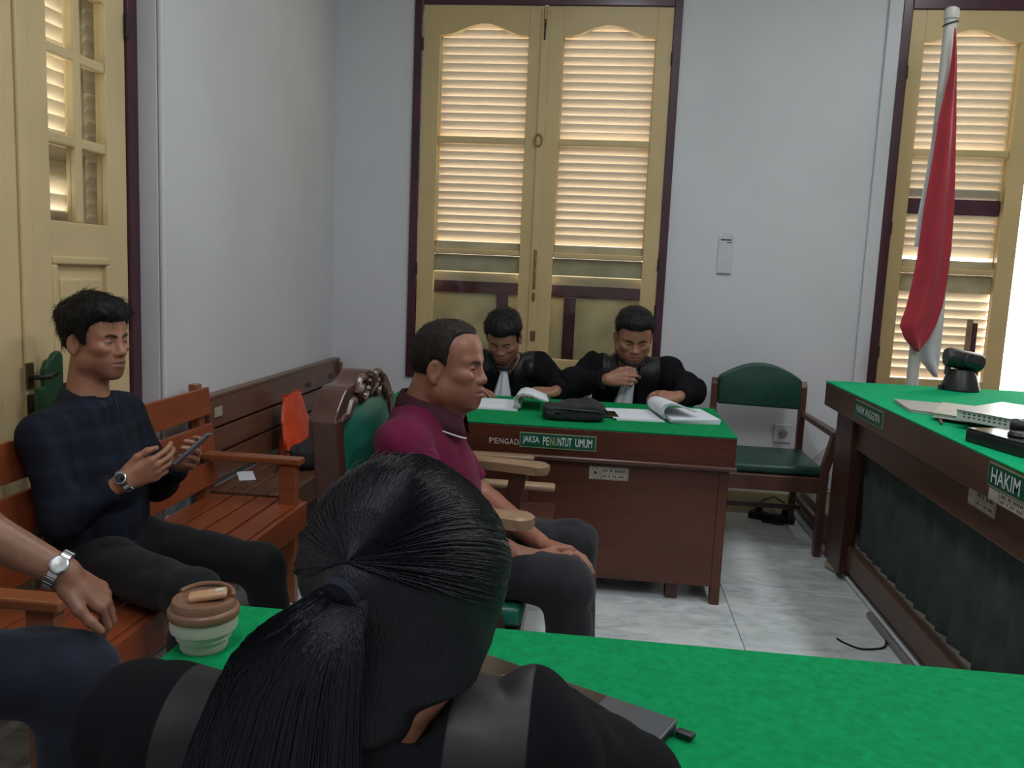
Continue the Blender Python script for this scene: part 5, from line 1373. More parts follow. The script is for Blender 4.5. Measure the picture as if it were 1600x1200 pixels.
def torso_parts(shm, pel, Fw, width, depth, belly=0.0, grow=0.0, neck=None, shl=None, shr=None, shr_r=0.055):
    """list of (field, k) for chest, belly, hips and the shoulder yoke"""
    shm, pel, Fw = Vector(shm), Vector(pel), Vector(Fw).normalized()
    up = (shm - pel).normalized(); fr = (Fw - up * Fw.dot(up)).normalized(); lf = up.cross(fr)
    Mx = Matrix((fr, lf, up)).transposed(); H = (shm - pel).length
    g = grow
    out = [(Ell(shm - up * 0.13 + fr * 0.010, (depth + g, width + g, 0.19 + g), Mx), 0),
           (Ell(pel + up * (H * 0.42) + fr * (0.012 + belly * 0.5), (depth + belly + g, width * 0.93 + belly * 0.5 + g, 0.19 + g), Mx), 0.07),
           (Ell(pel + up * 0.05, (depth * 1.05 + g, width * 0.98 + g, 0.13 + g), Mx), 0.07)]
    if shl is not None:
        nb = Vector(neck)
        out += [(Cap(nb - up * 0.035, shl, 0.056 + g, shr_r + g), 0.05), (Cap(nb - up * 0.035, shr, 0.056 + g, shr_r + g), 0.05)]
    return out
def bbox(pts, pad):
    A = np.array([list(p) for p in pts], float); return A.min(0) - pad, A.max(0) + pad
def ring_collar(name, parent, m, c, up, fwd, r0, r1, h, drop, gap=0.35, dep=1.0, fold=0.014):
    """turned-down shirt collar round the neck, open by `gap` radians at the front"""
    Mx = frame3(fwd, up); rows = []; n = 30
    prof = [(r0, 0.0), (r0 * 0.98, h * 0.55), (r0 * 0.99, h), (r0 + 0.006, h + 0.002), (r1, h * 0.35), (r1 + 0.004, -drop)]
    for i in range(n + 1):
        a = gap + (2 * math.pi - 2 * gap) * i / n; row = []
        fr_ = 0.5 + 0.5 * math.cos(a)
        for k, (r, z) in enumerate(prof):
            tilt = -0.030 * fr_ + 0.012 * (1 - fr_)
            zz = z + tilt - (fold * fr_ ** 3 if k >= 4 else 0)
            row.append(Vector(c) + Mx @ Vector((r * dep * math.cos(a), r * math.sin(a), zz)))
        rows.append(row)
    o = MB().grid(rows).build(name, m, parent, smooth=True)
    md = o.modifiers.new('cloth', 'SOLIDIFY'); md.thickness = 0.003
    return o
def shoe(parent, ankle, fwd, m):
    a = Vector(ankle); f = Vector(fwd).normalized(); side = Vector((-f.y, f.x, 0))
    fld = Cut(U((Cap((a.x, a.y, 0.055), (a.x - f.x * 0.03, a.y - f.y * 0.03, 0.035), 0.042, 0.036), 0), (Cap((a.x, a.y, 0.045), (a.x + f.x * 0.15, a.y + f.y * 0.15, 0.03), 0.040, 0.036), 0.04)), Plane((0, 0, 0.003), (0, 0, -1)))
    lo, hi = bbox([(a.x - 0.1, a.y - 0.1, 0), (a.x + 0.1, a.y + 0.1, 0.11), (a.x + f.x * 0.2, a.y + f.y * 0.2, 0.0)], 0.03)
    return sdf_obj('shoe', fld, lo, hi, 0.009, {}, m, parent)
def strip_watch(parent, wrist, axis_, r, face_dir, metal, face_m, w=0.017):
    """bracelet with a round case"""
    ax = Vector(axis_).normalized(); fd = Vector(face_dir); fd = (fd - ax * fd.dot(ax)).normalized(); sd = ax.cross(fd); c = Vector(wrist)
    wt = thing('wrist_watch', tuple(c), None, None)
    n = 22; links = MB()
    for k in range(n):
        a = 2 * math.pi * k / n
        d = fd * math.cos(a) + sd * math.sin(a); t_ = -fd * math.sin(a) + sd * math.cos(a)
        Rm = Matrix((t_, ax, d)).transposed()
        links.rbox(c + d * r, (2 * math.pi * r / n * 0.86, w, 0.004), Rm)
    links.build('bracelet', metal, wt, bevel=0.0008, seg=1)
    Rm = Matrix((sd, ax, fd)).transposed()
    MB().lathe([(0.001, -0.002), (0.017, -0.002), (0.018, 0.002), (0.017, 0.006), (0.0145, 0.0072), (0.001, 0.0072)], c + fd * r, 28, Rm).build('case', metal, wt, smooth=True)
    MB().lathe([(0.001, 0.0073), (0.0135, 0.0073), (0.001, 0.0078)], c + fd * r, 28, Rm).build('dial', face_m, wt)
    return wt
FAINT = mat('black leather shoe', (0.012, 0.011, 0.010), 0.35, 0.1, 20)

# ---- man in the maroon polo shirt, sitting in the carved chair
def build_defendant():
    p = thing('person', (-0.45, 2.30, 0), 'seated man in maroon polo shirt with clasped hands, seen in profile', 'person')
    ho = Vector((-0.418, 2.285, 1.090)); Fh = Vector((0.965, -0.20, 0.0)); HM = frame3(Fh, (0.03, 0, 1)); sc = 1.03; dp = 0.93
    hf, base = head_field(w=1.04, dpt=dp, jaw=1.04, nose=0.94, lids=0.0030, fat=0.004, brow=1.2, mouth=1.1, lipf=1.25)
    W = Wf(ho, HM, sc); WN = lambda q: W(q)
    neckb = Vector((-0.485, 2.30, 0.960)); shL = Vector((-0.515, 2.475, 0.885)); shR = Vector((-0.51, 2.125, 0.885)); shm = (shL + shR) / 2 + Vector((0, 0, 0.035)); pel = Vector((-0.50, 2.30, 0.545))
    elR = Vector((-0.345, 2.105, 0.645)); wrR = Vector((-0.135, 2.150, 0.590)); elL = Vector((-0.335, 2.490, 0.650)); wrL = Vector((-0.140, 2.300, 0.592))
    sk = (0.28, 0.110, 0.066)
    head = Near(Local(hf, ho, HM, sc), ho, 0.26)
    curl = [(0.45, 0.55, 0.3), (0.5, 0.6, 0.35), (0.55, 0.65, 0.35), (0.6, 0.7, 0.4)]
    hR = placed_hand(wrR, (0.80, 0.38, -0.22), None, hand_field(curl, 0.1, (0.55, 0.35, 0.2), 0.98, True), True, (0.25, -0.75, 0.62))
    hL = placed_hand(wrL, (0.90, -0.30, -0.05), None, hand_field([(0.25, 0.35, 0.2), (0.3, 0.4, 0.2), (0.35, 0.45, 0.25), (0.4, 0.5, 0.3)], 0.1, (0.45, 0.3, 0.2), 0.98, False), False, (0.10, 0.35, 0.93))
    neck = U((Cap(W((-0.034, 0, -0.035)), neckb + Vector((-0.005, 0, -0.03)), 0.064, 0.072), 0), (Cap(W((0.014, 0, -0.088)), neckb + Vector((0.05, 0, -0.03)), 0.050, 0.055), 0.035))
    arms = U((Cap(shR, elR, 0.047, 0.040), 0), (Cap(elR, wrR, 0.041, 0.026), 0.03), (Cap(elR.lerp(wrR, 0.15), elR.lerp(wrR, 0.5), 0.043, 0.034), 0.03))
    arml = U((Cap(shL, elL, 0.047, 0.040), 0), (Cap(elL, wrL, 0.041, 0.026), 0.03), (Cap(elL.lerp(wrL, 0.15), elL.lerp(wrL, 0.5), 0.043, 0.034), 0.03))
    hipR, knR, anR = Vector((-0.47, 2.20, 0.565)), Vector((-0.055, 2.12, 0.548)), Vector((-0.015, 2.11, 0.09))
    hipL, knL, anL = Vector((-0.47, 2.40, 0.565)), Vector((-0.045, 2.45, 0.548)), Vector((-0.01, 2.46, 0.09))
    legs = U((Cap(hipR, knR, 0.068, 0.052), 0), (Cap(knR, anR, 0.050, 0.034), 0.02), (Cap(hipL, knL, 0.068, 0.052), 0.02), (Cap(knL, anL, 0.050, 0.034), 0.02))
    body = U((head, 0), (neck, 0.02), (U(*torso_parts(shm, pel, (1, 0, 0), 0.150, 0.100, 0.035)), 0.05), (arms, 0.03), (arml, 0.03), (hR, 0.012), (hL, 0.004), (legs, 0.03))
    sc_ = skin_cols(sk, (0.19, 0.060, 0.045), (0.21, 0.082, 0.052))
    HMn = np.array(HM, F32)
    def colf(V): return sc_(((V - npv(ho)) @ HMn) / sc)
    lo = (-0.72, 2.0, 0.03); hi = (0.12, 2.62, 1.25)
    sdf_obj('body', body, lo, hi, 0.011, {'x': [(-0.56, -0.27, 0.0030), (-0.20, 0.02, 0.0034)], 'y': [(2.12, 2.40, 0.0032)], 'z': [(0.52, 0.64, 0.0034), (0.94, 1.24, 0.0028)]}, SKIN, p, colf)
    hair = Local(Fn(hair_field(base, 'receding', 0.0085, 0.75, 0.0006, 160, 1.0, dpt=dp)), ho, HM, sc)
    hh = hair_mat('thin dark hair', (0.020, 0.014, 0.012), 0.6, 0.2)
    ha = sdf_obj('hair', hair, ho - Vector((0.15, 0.13, 0.14)), ho + Vector((0.14, 0.13, 0.16)), 0.0036, {}, hh, p)
    short_strands(p, ha, ho, HM, sc, base, 2600, 0.010, 0.6, 0.0005, hh, 7)
    face_extras(p, ho, HM, sc, hf, 0.34, -0.003, 0.9, 0.1, 1.04)
    # polo shirt: chest, back and short sleeves
    g = 0.012
    slR = Cut(U((Cap(shR + Vector((0, 0, 0.004)), elR, 0.068, 0.058), 0)), Plane(shR.lerp(elR, 0.80), elR - shR))
    slL = Cut(U((Cap(shL + Vector((0, 0, 0.004)), elL, 0.068, 0.058), 0)), Plane(shL.lerp(elL, 0.80), elL - shL))
    shirt = U((U(*torso_parts(shm, pel, (1, 0, 0), 0.152, 0.104, 0.040, g, neckb, shL, shR, 0.060)), 0), (slR, 0.03), (slL, 0.03))
    shirt = Sub(shirt, Cap(neckb + Vector((-0.004, 0, -0.005)), W((-0.01, 0, -0.05)), 0.068, 0.070), 0.008)
    shirt = Folds(Cut(shirt, Plane(pel + Vector((0, 0, 0.0)), (0, 0, -1))), 0.0045, 11, (1.3, 1.0, 0.7), 0.0012, 34)
    mar = (0.135, 0.009, 0.042)
    sdf_obj('polo_shirt', shirt, (-0.74, 1.98, 0.50), (-0.16, 2.64, 1.02), 0.0065, {}, vcol_mat('maroon knit', 0.85, 0.15, 0.3, 700, 0, 0.05, 0.10, 16), p, tone(mar))
    cm = mat('dark maroon collar', (0.055, 0.007, 0.018), 0.85, 0.1, 20, bump=0.2, bscale=500)
    co = ring_collar('collar', p, cm, neckb + Vector((0.020, 0, 0.004)), (0.30, 0, 1), (1, -0.05, 0), 0.077, 0.096, 0.036, 0.018, 0.28, 1.10, 0.030)
    rows = []
    Mx = frame3((1, -0.05, 0), (0.30, 0, 1)); cc_ = neckb + Vector((0.020, 0, 0.004))
    for i in range(31):
        a = 0.28 + (2 * math.pi - 0.56) * i / 30; fr_ = 0.5 + 0.5 * math.cos(a)
        rows.append([cc_ + Mx @ Vector((r * 1.10 * math.cos(a), r * math.sin(a), -0.018 - 0.030 * fr_ + 0.012 * (1 - fr_) - 0.030 * fr_ ** 3 + dz)) for r, dz in ((0.1015, 0.003), (0.1028, -0.001), (0.1015, -0.0015))])
    MB().grid(rows).build('collar_stripe', flat('white stripe', (0.62, 0.55, 0.58)), co, smooth=True)
    # trousers
    tr = U((Cap(hipR, knR, 0.084, 0.069), 0), (Cap(knR, anR, 0.068, 0.055), 0.03), (Cap(hipL, knL, 0.084, 0.069), 0.03), (Cap(knL, anL, 0.068, 0.055), 0.03), (Ell(pel + Vector((0.02, 0, 0.0)), (0.135, 0.175, 0.088)), 0.05))
    tr = Folds(Cut(tr, Plane((0, 0, 0.075), (0, 0, -1))), 0.005, 12, (1, 1.2, 1), 0.001, 40)
    sdf_obj('trousers', tr, (-0.68, 2.0, 0.05), (0.12, 2.60, 0.70), 0.0085, {}, CLOTH, p, tone((0.022, 0.020, 0.025)))
    for a in (anR, anL): shoe(p, a, (1, 0, 0), FAINT)
    return p
build_defendant()

# ---- the two robed prosecutors behind the table
ROBE = robe_mat('black robe cloth', (0.0070, 0.0070, 0.0085), 0.0975, 0.05)
WHITEC = mat('white pleated cloth', (0.66, 0.68, 0.74), 0.85, 0.03, 20)
def hidden_chair(x, y, label):
    c = thing('office_chair', (x, y, 0), label, 'chair')
    MB().box(x - 0.22, x + 0.22, y - 0.22, y + 0.20, 0.37, 0.415).build('seat', M['chairwood'], c, bevel=0.01)
    for sx in (-0.2, 0.165):
        for sy in (-0.2, 0.165):
            MB().box(x + sx, x + sx + 0.035, y + sy, y + sy + 0.035, 0, 0.37).build('leg', M['chairwood'], c)
    return c
def build_prosecutor(label, ho, Fh, Uh, sc, hkw, hair_kw, neckb, shL, shR, elL, wrL, elR, wrR, hL, hR, jab, pel, skin, sleeve_r, chub, extras):
    ho = Vector(ho); p = thing('person', (pel[0], pel[1], 0), label, 'person')
    HM = frame3(Fh, Uh); hf, base = head_field(**hkw); W = Wf(ho, HM, sc)
    V_ = lambda q: Vector(q)
    neckb, shL, shR, elL, wrL, elR, wrR, pel = map(V_, (neckb, shL, shR, elL, wrL, elR, wrR, pel))
    shm = (shL + shR) / 2 + Vector((0, 0, 0.03))
    head = Near(Local(hf, ho, HM, sc), ho, 0.27)
    neck = U((Cap(W((-0.032, 0, -0.040)), neckb, 0.058 + chub * 0.5, 0.066), 0), (Cap(W((0.006, 0, -0.080)), neckb + Vector((0, -0.035, 0.0)), 0.044 + chub, 0.05), 0.03))
    armsk = U((Cap(shL, elL, 0.045, 0.038), 0), (Cap(elL, wrL, 0.038, 0.026), 0.02), (Cap(shR, elR, 0.045, 0.038), 0), (Cap(elR, wrR, 0.038, 0.026), 0.02))
    hipL, hipR = pel + Vector((0.10, -0.02, 0.01)), pel + Vector((-0.10, -0.02, 0.01))
    knL, knR = hipL + Vector((0.03, -0.40, 0.02)), hipR + Vector((-0.03, -0.40, 0.02))
    anL, anR = Vector((knL.x, knL.y + 0.02, 0.09)), Vector((knR.x, knR.y + 0.02, 0.09))
    legs = U((Cap(hipL, knL, 0.066, 0.05), 0), (Cap(knL, anL, 0.05, 0.034), 0.02), (Cap(hipR, knR, 0.066, 0.05), 0.02), (Cap(knR, anR, 0.05, 0.034), 0.02))
    body = U((head, 0), (neck, 0.02), (U(*torso_parts(shm, pel, (0, -1, 0), 0.145, 0.09, chub)), 0.05), (armsk, 0.03), (hL, 0.012), (hR, 0.012), (legs, 0.03))
    sc_ = skin_cols(skin, tuple(a * b for a, b in zip(skin, (0.75, 0.58, 0.62))), tuple(a * 0.82 for a in skin)); HMn = np.array(HM, F32)
    lo, hi = bbox([ho, shL, shR, wrL, wrR, knL, knR, anL, anR, pel, ho + Vector((0, 0, 0.10))], 0.14); lo[2] = 0.03
    hx = [(wrL.x, wrL), (wrR.x, wrR)]
    sdf_obj('body', body, lo, hi, 0.013, {'x': [(ho.x - 0.12, ho.x + 0.12, 0.0036), (min(wrL.x - 0.12, wrL.x), wrL.x + 0.02, 0.0042), (wrR.x - 0.02, wrR.x + 0.12, 0.0042)], 'y': [(min(wrL.y, wrR.y) - 0.08, ho.y + 0.06, 0.0042)], 'z': [(TZ - 0.01, TZ + 0.14, 0.0042), (ho.z - 0.17, ho.z + 0.16, 0.0036)]}, SKIN, p, lambda V: sc_(((V - npv(ho)) @ HMn) / sc))
    hair = Local(Fn(hair_field(base, **hair_kw)), ho, HM, sc)
    ha = sdf_obj('hair', hair, ho - Vector((0.14, 0.17, 0.16)), ho + Vector((0.14, 0.17, 0.19)), 0.0042, {}, HAIR, p)
    short_strands(p, ha, ho, HM, sc, base, 1100, hair_kw['thick'], 0.5, 0.0008, HAIR, 3)
    face_extras(p, ho, HM, sc, hf, **extras)
    # robe
    g = 0.020
    sl = []
    for sh, el, wr in ((shL, elL, wrL), (shR, elR, wrR)):
        d = (wr - el)
        sl.append((Cut(U((Cap(sh, el, sleeve_r * 0.95, sleeve_r * 1.05), 0), (Cap(el, el + d * 0.95, sleeve_r, sleeve_r * 0.70), 0.05)), Plane(el + d * 0.90, d)), 0.05))
    robe = U((U(*torso_parts(shm, pel, (0, -1, 0), 0.165 + chub * 0.6, 0.105, chub, g, neckb - Vector((0, 0, 0.01)), shL, shR, 0.070)), 0), *sl)
    robe = Sub(robe, Cap(neckb + Vector((0, -0.012, -0.02)), W((-0.01, 0, -0.05)), 0.060 + chub * 0.5, 0.075), 0.012)
    robe = Folds(Cut(robe, Plane((0, 0, pel.z - 0.02), (0, 0, -1))), 0.012, 9, (1.7, 1.0, 0.55), 0.0015, 30)
    lo, hi = bbox([shL, shR, wrL, wrR, elL, elR, pel, neckb], 0.15); lo[2] = pel.z - 0.06
    sdf_obj('robe', robe, lo, hi, 0.0085, {}, ROBE, p)
    # pleated white bands
    rows = []; n = 16; m_ = 14
    for i in range(n + 1):
        t_ = i / n; q = Vector(jab[0]).lerp(Vector(jab[1]), t_); wd = jab[2] + (jab[3] - jab[2]) * t_; row = []
        for k in range(m_ + 1):
            s_ = k / m_ * 2 - 1
            row.append(q + Vector((s_ * wd, -0.010 * (1 - s_ * s_) - 0.006 * math.cos(s_ * 9) * min(1, 3 * t_) + 0.02 * s_ * s_, 0)))
        rows.append(row)
    jb = MB().grid(rows).build('white_bands', WHITEC, p, smooth=True); md = jb.modifiers.new('cloth', 'SOLIDIFY'); md.thickness = 0.004
    MB().tube([W((0.02, -0.062, -0.115)), Vector(jab[0]) + Vector((-0.035, 0.0, 0.012)), Vector(jab[0]) + Vector((0, -0.014, 0.004)), Vector(jab[0]) + Vector((0.035, 0.0, 0.012)), W((0.02, 0.062, -0.115))], 0.009, 8).build('neck_band', WHITEC if extras.get('gaze', 0) > 1 else ROBE2, p, smooth=True)
    tr = U((Cap(hipL, knL, 0.080, 0.066), 0), (Cap(knL, anL, 0.064, 0.052), 0.03), (Cap(hipR, knR, 0.080, 0.066), 0.03), (Cap(knR, anR, 0.064, 0.052), 0.03), (Ell(pel, (0.17, 0.13, 0.09)), 0.05))
    lo, hi = bbox([hipL, hipR, knL, knR, anL, anR], 0.12)
    sdf_obj('trousers', Cut(tr, Plane((0, 0, 0.075), (0, 0, -1))), lo, hi, 0.014, {}, CLOTH, p, tone((0.015, 0.015, 0.018)))
    for a in (anL, anR): shoe(p, a, (0, -1, 0), FAINT)
    return p
ROBE2 = mat('black neck band', (0.008, 0.008, 0.010), 0.8)
hidden_chair(-0.50, 4.69, 'plain wooden chair under the slimmer robed man')
hidden_chair(0.165, 4.69, 'plain wooden chair under the stockier robed man')
# slimmer one, reading with his head bowed
wl, wr = (-0.215, 4.235, 0.765), (-0.685, 4.205, 0.765)
build_prosecutor('seated man in black robe with white bands bowing over his document beside the window',
    (-0.512, 4.35, 1.022), (-0.06, -0.83, -0.56), (-0.02, -0.5, 1), 1.06,
    dict(w=1.0, nose=0.9, lids=0.005, fat=0.001), dict(kind='full', thick=0.020, top=1.25, noise=0.003, freq=80, side=0.25, tuft=0.004),
    (-0.50, 4.455, 0.885), (-0.325, 4.475, 0.845), (-0.680, 4.475, 0.845), (-0.205, 4.40, 0.775), wl, (-0.80, 4.38, 0.765), wr,
    placed_hand(wl, (-0.93, -0.20, -0.05), None, hand_field([(0.30, 0.5, 0.3), (0.35, 0.5, 0.3), (0.4, 0.55, 0.3), (0.45, 0.6, 0.3)], 0.1, (0.5, 0.3, 0.2), 1.0, False), False, (-0.05, -0.35, 0.93)),
    placed_hand(wr, (0.9, -0.3, -0.08), None, hand_field([(0.2, 0.3, 0.2)] * 4, 0.1, (0.5, 0.3, 0.2), 1.0, True), True, (0, 0, 1)),
    [(-0.502, 4.335, 0.848), (-0.508, 4.330, 0.700), 0.016, 0.052], (-0.50, 4.70, 0.505), (0.38, 0.172, 0.108), 0.070, 0.0, dict(open_=0.05, brow_t=0.9, gaze=0.0))
# stockier one, hand at his bands
wl, wr = (0.405, 4.225, 0.775), (0.045, 4.235, 0.842)
build_prosecutor('stocky seated man in black robe with one hand raised to his white bands',
    (0.166, 4.35, 1.060), (0.10, -0.90, -0.40), (0.04, -0.4, 1), 1.09,
    dict(w=1.03, jaw=1.08, nose=0.95, lids=0.004, fat=0.008), dict(kind='short', thick=0.017, top=1.35, noise=0.002, freq=120, side=0.2, tuft=0.001),
    (0.165, 4.455, 0.905), (0.355, 4.48, 0.865), (-0.030, 4.48, 0.865), (0.475, 4.40, 0.785), wl, (-0.135, 4.36, 0.780), wr,
    placed_hand(wl, (-0.88, -0.25, -0.02), None, hand_field([(0.45, 0.8, 0.5), (0.5, 0.85, 0.5), (0.55, 0.9, 0.5), (0.6, 0.95, 0.5)], 0.1, (0.4, 0.4, 0.3), 1.05, False), False, (-0.05, -0.55, 0.83)),
    placed_hand(wr, (0.97, -0.10, 0.16), None, hand_field([(0.5, 0.75, 0.4), (0.45, 0.8, 0.4), (0.55, 0.9, 0.5), (0.65, 1.0, 0.5)], 0.1, (0.45, 0.3, 0.3), 1.05, True), True, (-0.10, -0.90, 0.35)),
    [(0.172, 4.325, 0.905), (0.130, 4.300, 0.700), 0.018, 0.050], (0.165, 4.70, 0.505), (0.37, 0.162, 0.102), 0.078, 0.008, dict(open_=0.12, brow_t=1.25, brow_z=-0.002, brow_in=0.003, gaze=0.0, w=1.03))

# ---- man in the navy checked shirt on the slatted bench
def plaid_mat():
    m, N, L, b = new_mat('navy checked cotton')
    tc = N.new('ShaderNodeTexCoord'); sx = N.new('ShaderNodeSeparateXYZ'); L.new(tc.outputs['Object'], sx.inputs[0])
    def band(sock, freq, th):
        a = N.new('ShaderNodeMath'); a.operation = 'MULTIPLY'; a.inputs[1].default_value = freq; L.new(sock, a.inputs[0])
        f = N.new('ShaderNodeMath'); f.operation = 'FRACT'; L.new(a.outputs[0], f.inputs[0])
        g = N.new('ShaderNodeMath'); g.operation = 'LESS_THAN'; g.inputs[1].default_value = th; L.new(f.outputs[0], g.inputs[0]); return g
    ad = N.new('ShaderNodeMath'); ad.operation = 'ADD'; L.new(band(sx.outputs['Y'], 13, 0.28).outputs[0], ad.inputs[0]); L.new(band(sx.outputs['Z'], 13, 0.28).outputs[0], ad.inputs[1])
    nz = N.new('ShaderNodeTexNoise'); nz.inputs['Scale'].default_value = 20; L.new(tc.outputs['Object'], nz.inputs['Vector'])
    ml = N.new('ShaderNodeMath'); ml.operation = 'MULTIPLY'; L.new(ad.outputs[0], ml.inputs[0]); L.new(nz.outputs['Fac'], ml.inputs[1])
    mx = N.new('ShaderNodeMix'); mx.data_type = 'RGBA'; mx.inputs['A'].default_value = (0.008, 0.010, 0.018, 1); mx.inputs['B'].default_value = (0.013, 0.018, 0.034, 1)
    L.new(ml.outputs[0], mx.inputs['Factor']); L.new(mx.outputs['Result'], b.inputs['Base Color']); b.inputs['Roughness'].default_value = 0.85; set_spec(b, 0.2)
    return m
def build_navy_man():
    p = thing('person', (-1.42, 2.25, 0), 'seated man in navy checked shirt and black trousers holding a phone', 'person')
    ho = Vector((-1.447, 2.25, 1.112)); Fh = Vector((0.975, -0.20, -0.02)); HM = frame3(Fh, (-0.02, 0, 1)); sc = 0.93; dp = 0.97
    hf, base = head_field(w=0.97, dpt=dp, jaw=0.96, nose=1.0, lids=0.001, fat=0.0, mouth=1.05)
    W = Wf(ho, HM, sc); V = Vector
    neckb = V((-1.488, 2.25, 0.925)); shR = V((-1.495, 2.075, 0.860)); shL = V((-1.485, 2.435, 0.865)); shm = (shL + shR) / 2 + V((0, 0, 0.03)); pel = V((-1.440, 2.25, 0.490))
    elR = V((-1.415, 2.030, 0.645)); wrR = V((-1.275, 2.095, 0.742)); elL = V((-1.385, 2.470, 0.640)); wrL = V((-1.235, 2.335, 0.750))
    hR = placed_hand(wrR, (0.74, 0.46, 0.36), None, hand_field([(0.35, 0.5, 0.3), (0.45, 0.6, 0.4), (0.5, 0.7, 0.4), (0.55, 0.8, 0.5)], 0.1, (0.55, 0.35, 0.3), 0.95, True), True, (0.15, -0.85, -0.30))
    hL = placed_hand(wrL, (0.78, -0.52, 0.30), None, hand_field([(0.5, 0.7, 0.4), (0.55, 0.75, 0.4), (0.6, 0.8, 0.5), (0.65, 0.9, 0.5)], 0.1, (0.55, 0.35, 0.3), 0.95, False), False, (0.20, 0.80, -0.35))
    neck = U((Cap(W((-0.030, 0, -0.045)), neckb, 0.045, 0.053), 0), (Cap(W((0.000, 0, -0.08)), neckb + V((0.025, 0, 0)), 0.033, 0.042), 0.025))
    arms = U((Cap(shR, elR, 0.042, 0.036), 0), (Cap(elR, wrR, 0.036, 0.024), 0.02), (Cap(shL, elL, 0.042, 0.036), 0), (Cap(elL, wrL, 0.036, 0.024), 0.02))
    hipR, knR, anR = V((-1.43, 2.16, 0.495)), V((-1.02, 1.985, 0.485)), V((-1.04, 1.97, 0.09))
    hipL, knL, anL = V((-1.43, 2.34, 0.495)), V((-0.965, 2.295, 0.455)), V((-0.90, 2.31, 0.09))
    legs = U((Cap(hipR, knR, 0.062, 0.047), 0), (Cap(knR, anR, 0.046, 0.032), 0.02), (Cap(hipL, knL, 0.062, 0.047), 0.02), (Cap(knL, anL, 0.046, 0.032), 0.02))
    body = U((Near(Local(hf, ho, HM, sc), ho, 0.25), 0), (neck, 0.02), (U(*torso_parts(shm, pel, (1, 0, 0), 0.135, 0.085)), 0.05), (arms, 0.03), (hR, 0.012), (hL, 0.012), (legs, 0.03))
    sk = (0.36, 0.158, 0.092)
    cf = skin_cols(sk, (0.24, 0.085, 0.062), (0.27, 0.115, 0.070)); HMn = np.array(HM, F32)
    sdf_obj('body', body, (-1.63, 1.90, 0.03), (-0.78, 2.55, 1.27), 0.012, {'x': [(-1.56, -1.30, 0.0034), (-1.29, -1.08, 0.0036)], 'y': [(2.10, 2.36, 0.0034)], 'z': [(0.71, 0.88, 0.0036), (0.97, 1.25, 0.0030)]}, SKIN, p, lambda V_: cf(((V_ - npv(ho)) @ HMn) / sc))
    hair = Local(Fn(hair_field(base, 'full', 0.023, 1.25, 0.0055, 80, 0.45, 0.007, dpt=dp)), ho, HM, sc)
    ha = sdf_obj('hair', hair, ho - V((0.17, 0.14, 0.16)), ho + V((0.14, 0.14, 0.18)), 0.0040, {}, HAIR, p)
    short_strands(p, ha, ho, HM, sc, base, 2200, 0.030, 0.28, 0.0006, HAIR, 5)
    face_extras(p, ho, HM, sc, hf, 0.42, 0.0, 1.1, 0.3, 0.97)
    sl = []
    for sh, el, wr in ((shL, elL, wrL), (shR, elR, wrR)):
        d = wr - el; sl.append((Cut(U((Cap(sh, el, 0.062, 0.056), 0), (Cap(el, wr, 0.054, 0.038), 0.03)), Plane(el + d * 0.86, d)), 0.03))
    shirt = U((U(*torso_parts(shm, pel, (1, 0, 0), 0.150, 0.088, 0.008, 0.012, neckb - V((0, 0, 0.01)), shL, shR, 0.054)), 0), *sl)
    shirt = Sub(shirt, Cap(neckb + V((0.01, 0, -0.01)), W((0, 0, -0.05)), 0.052, 0.058), 0.008)
    shirt = Folds(Cut(shirt, Plane((0, 0, 0.455), (0, 0, -1))), 0.006, 11, (1.2, 1.0, 0.7), 0.0015, 34)
    sdf_obj('checked_shirt', shirt, (-1.67, 1.93, 0.42), (-1.17, 2.58, 1.0), 0.0075, {}, plaid_mat(), p)
    ring_collar('collar', p, mat('navy collar', (0.010, 0.013, 0.024), 0.85), neckb + V((0.016, 0, 0.006)), (0.25, 0, 1), (1, -0.1, 0), 0.060, 0.078, 0.036, 0.014, 0.30, 1.1, 0.030)
    for k in range(4):
        b0 = V((-1.372 + 0.006 * k, 2.238, 0.86 - 0.085 * k)); MB().lathe([(0.001, 0), (0.005, 0.0), (0.001, 0.002)], b0, 10, Ry(math.pi / 2)).build('button', M['black'], p)
    tr = U((Cap(hipR, knR, 0.080, 0.066), 0), (Cap(knR, anR, 0.064, 0.052), 0.03), (Cap(hipL, knL, 0.080, 0.066), 0.03), (Cap(knL, anL, 0.064, 0.052), 0.03), (Ell(pel + V((0.01, 0, 0.0)), (0.12, 0.16, 0.080)), 0.05))
    tr = Folds(Cut(tr, Plane((0, 0, 0.075), (0, 0, -1)), Plane((-1.562, 0, 0), (-1, 0, 0))), 0.005, 12, (1, 1.2, 1), 0.001, 40)
    sdf_obj('trousers', tr, (-1.62, 1.88, 0.05), (-0.80, 2.48, 0.62), 0.009, {}, CLOTH, p, tone((0.012, 0.012, 0.014)))
    for a in (anR, anL): shoe(p, a, (1, 0, 0), FAINT)
    w_ = strip_watch(None, wrR + (wrR - elR).normalized() * 0.004, wrR - elR, 0.031, (0.2, -0.8, 0.45), M['steel'], M['blackgloss'])
    tag(w_, 'dark faced steel watch on the wrist of the man in navy', 'watch')
    ph = thing('mobile_phone', (-1.13, 2.215, 0.835), 'grey mobile phone held by the man in navy', 'phone')
    nrm = V((-0.62, -0.05, 0.62)).normalized(); u = V((0.62, 0.30, 0.70)); u = (u - nrm * u.dot(nrm)).normalized(); Rm = Matrix((u, nrm.cross(u), nrm)).transposed()
    MB().rbox((-1.138, 2.215, 0.818), (0.125, 0.066, 0.008), Rm).build('case', mat('grey phone case', (0.16, 0.16, 0.19), 0.4, 0.1, 20), ph, bevel=0.003)
    c = V((-1.138, 2.215, 0.818)) + nrm * 0.0043; MB().rbox(c, (0.118, 0.060, 0.0008), Rm).build('screen', M['blackgloss'], ph)
build_navy_man()

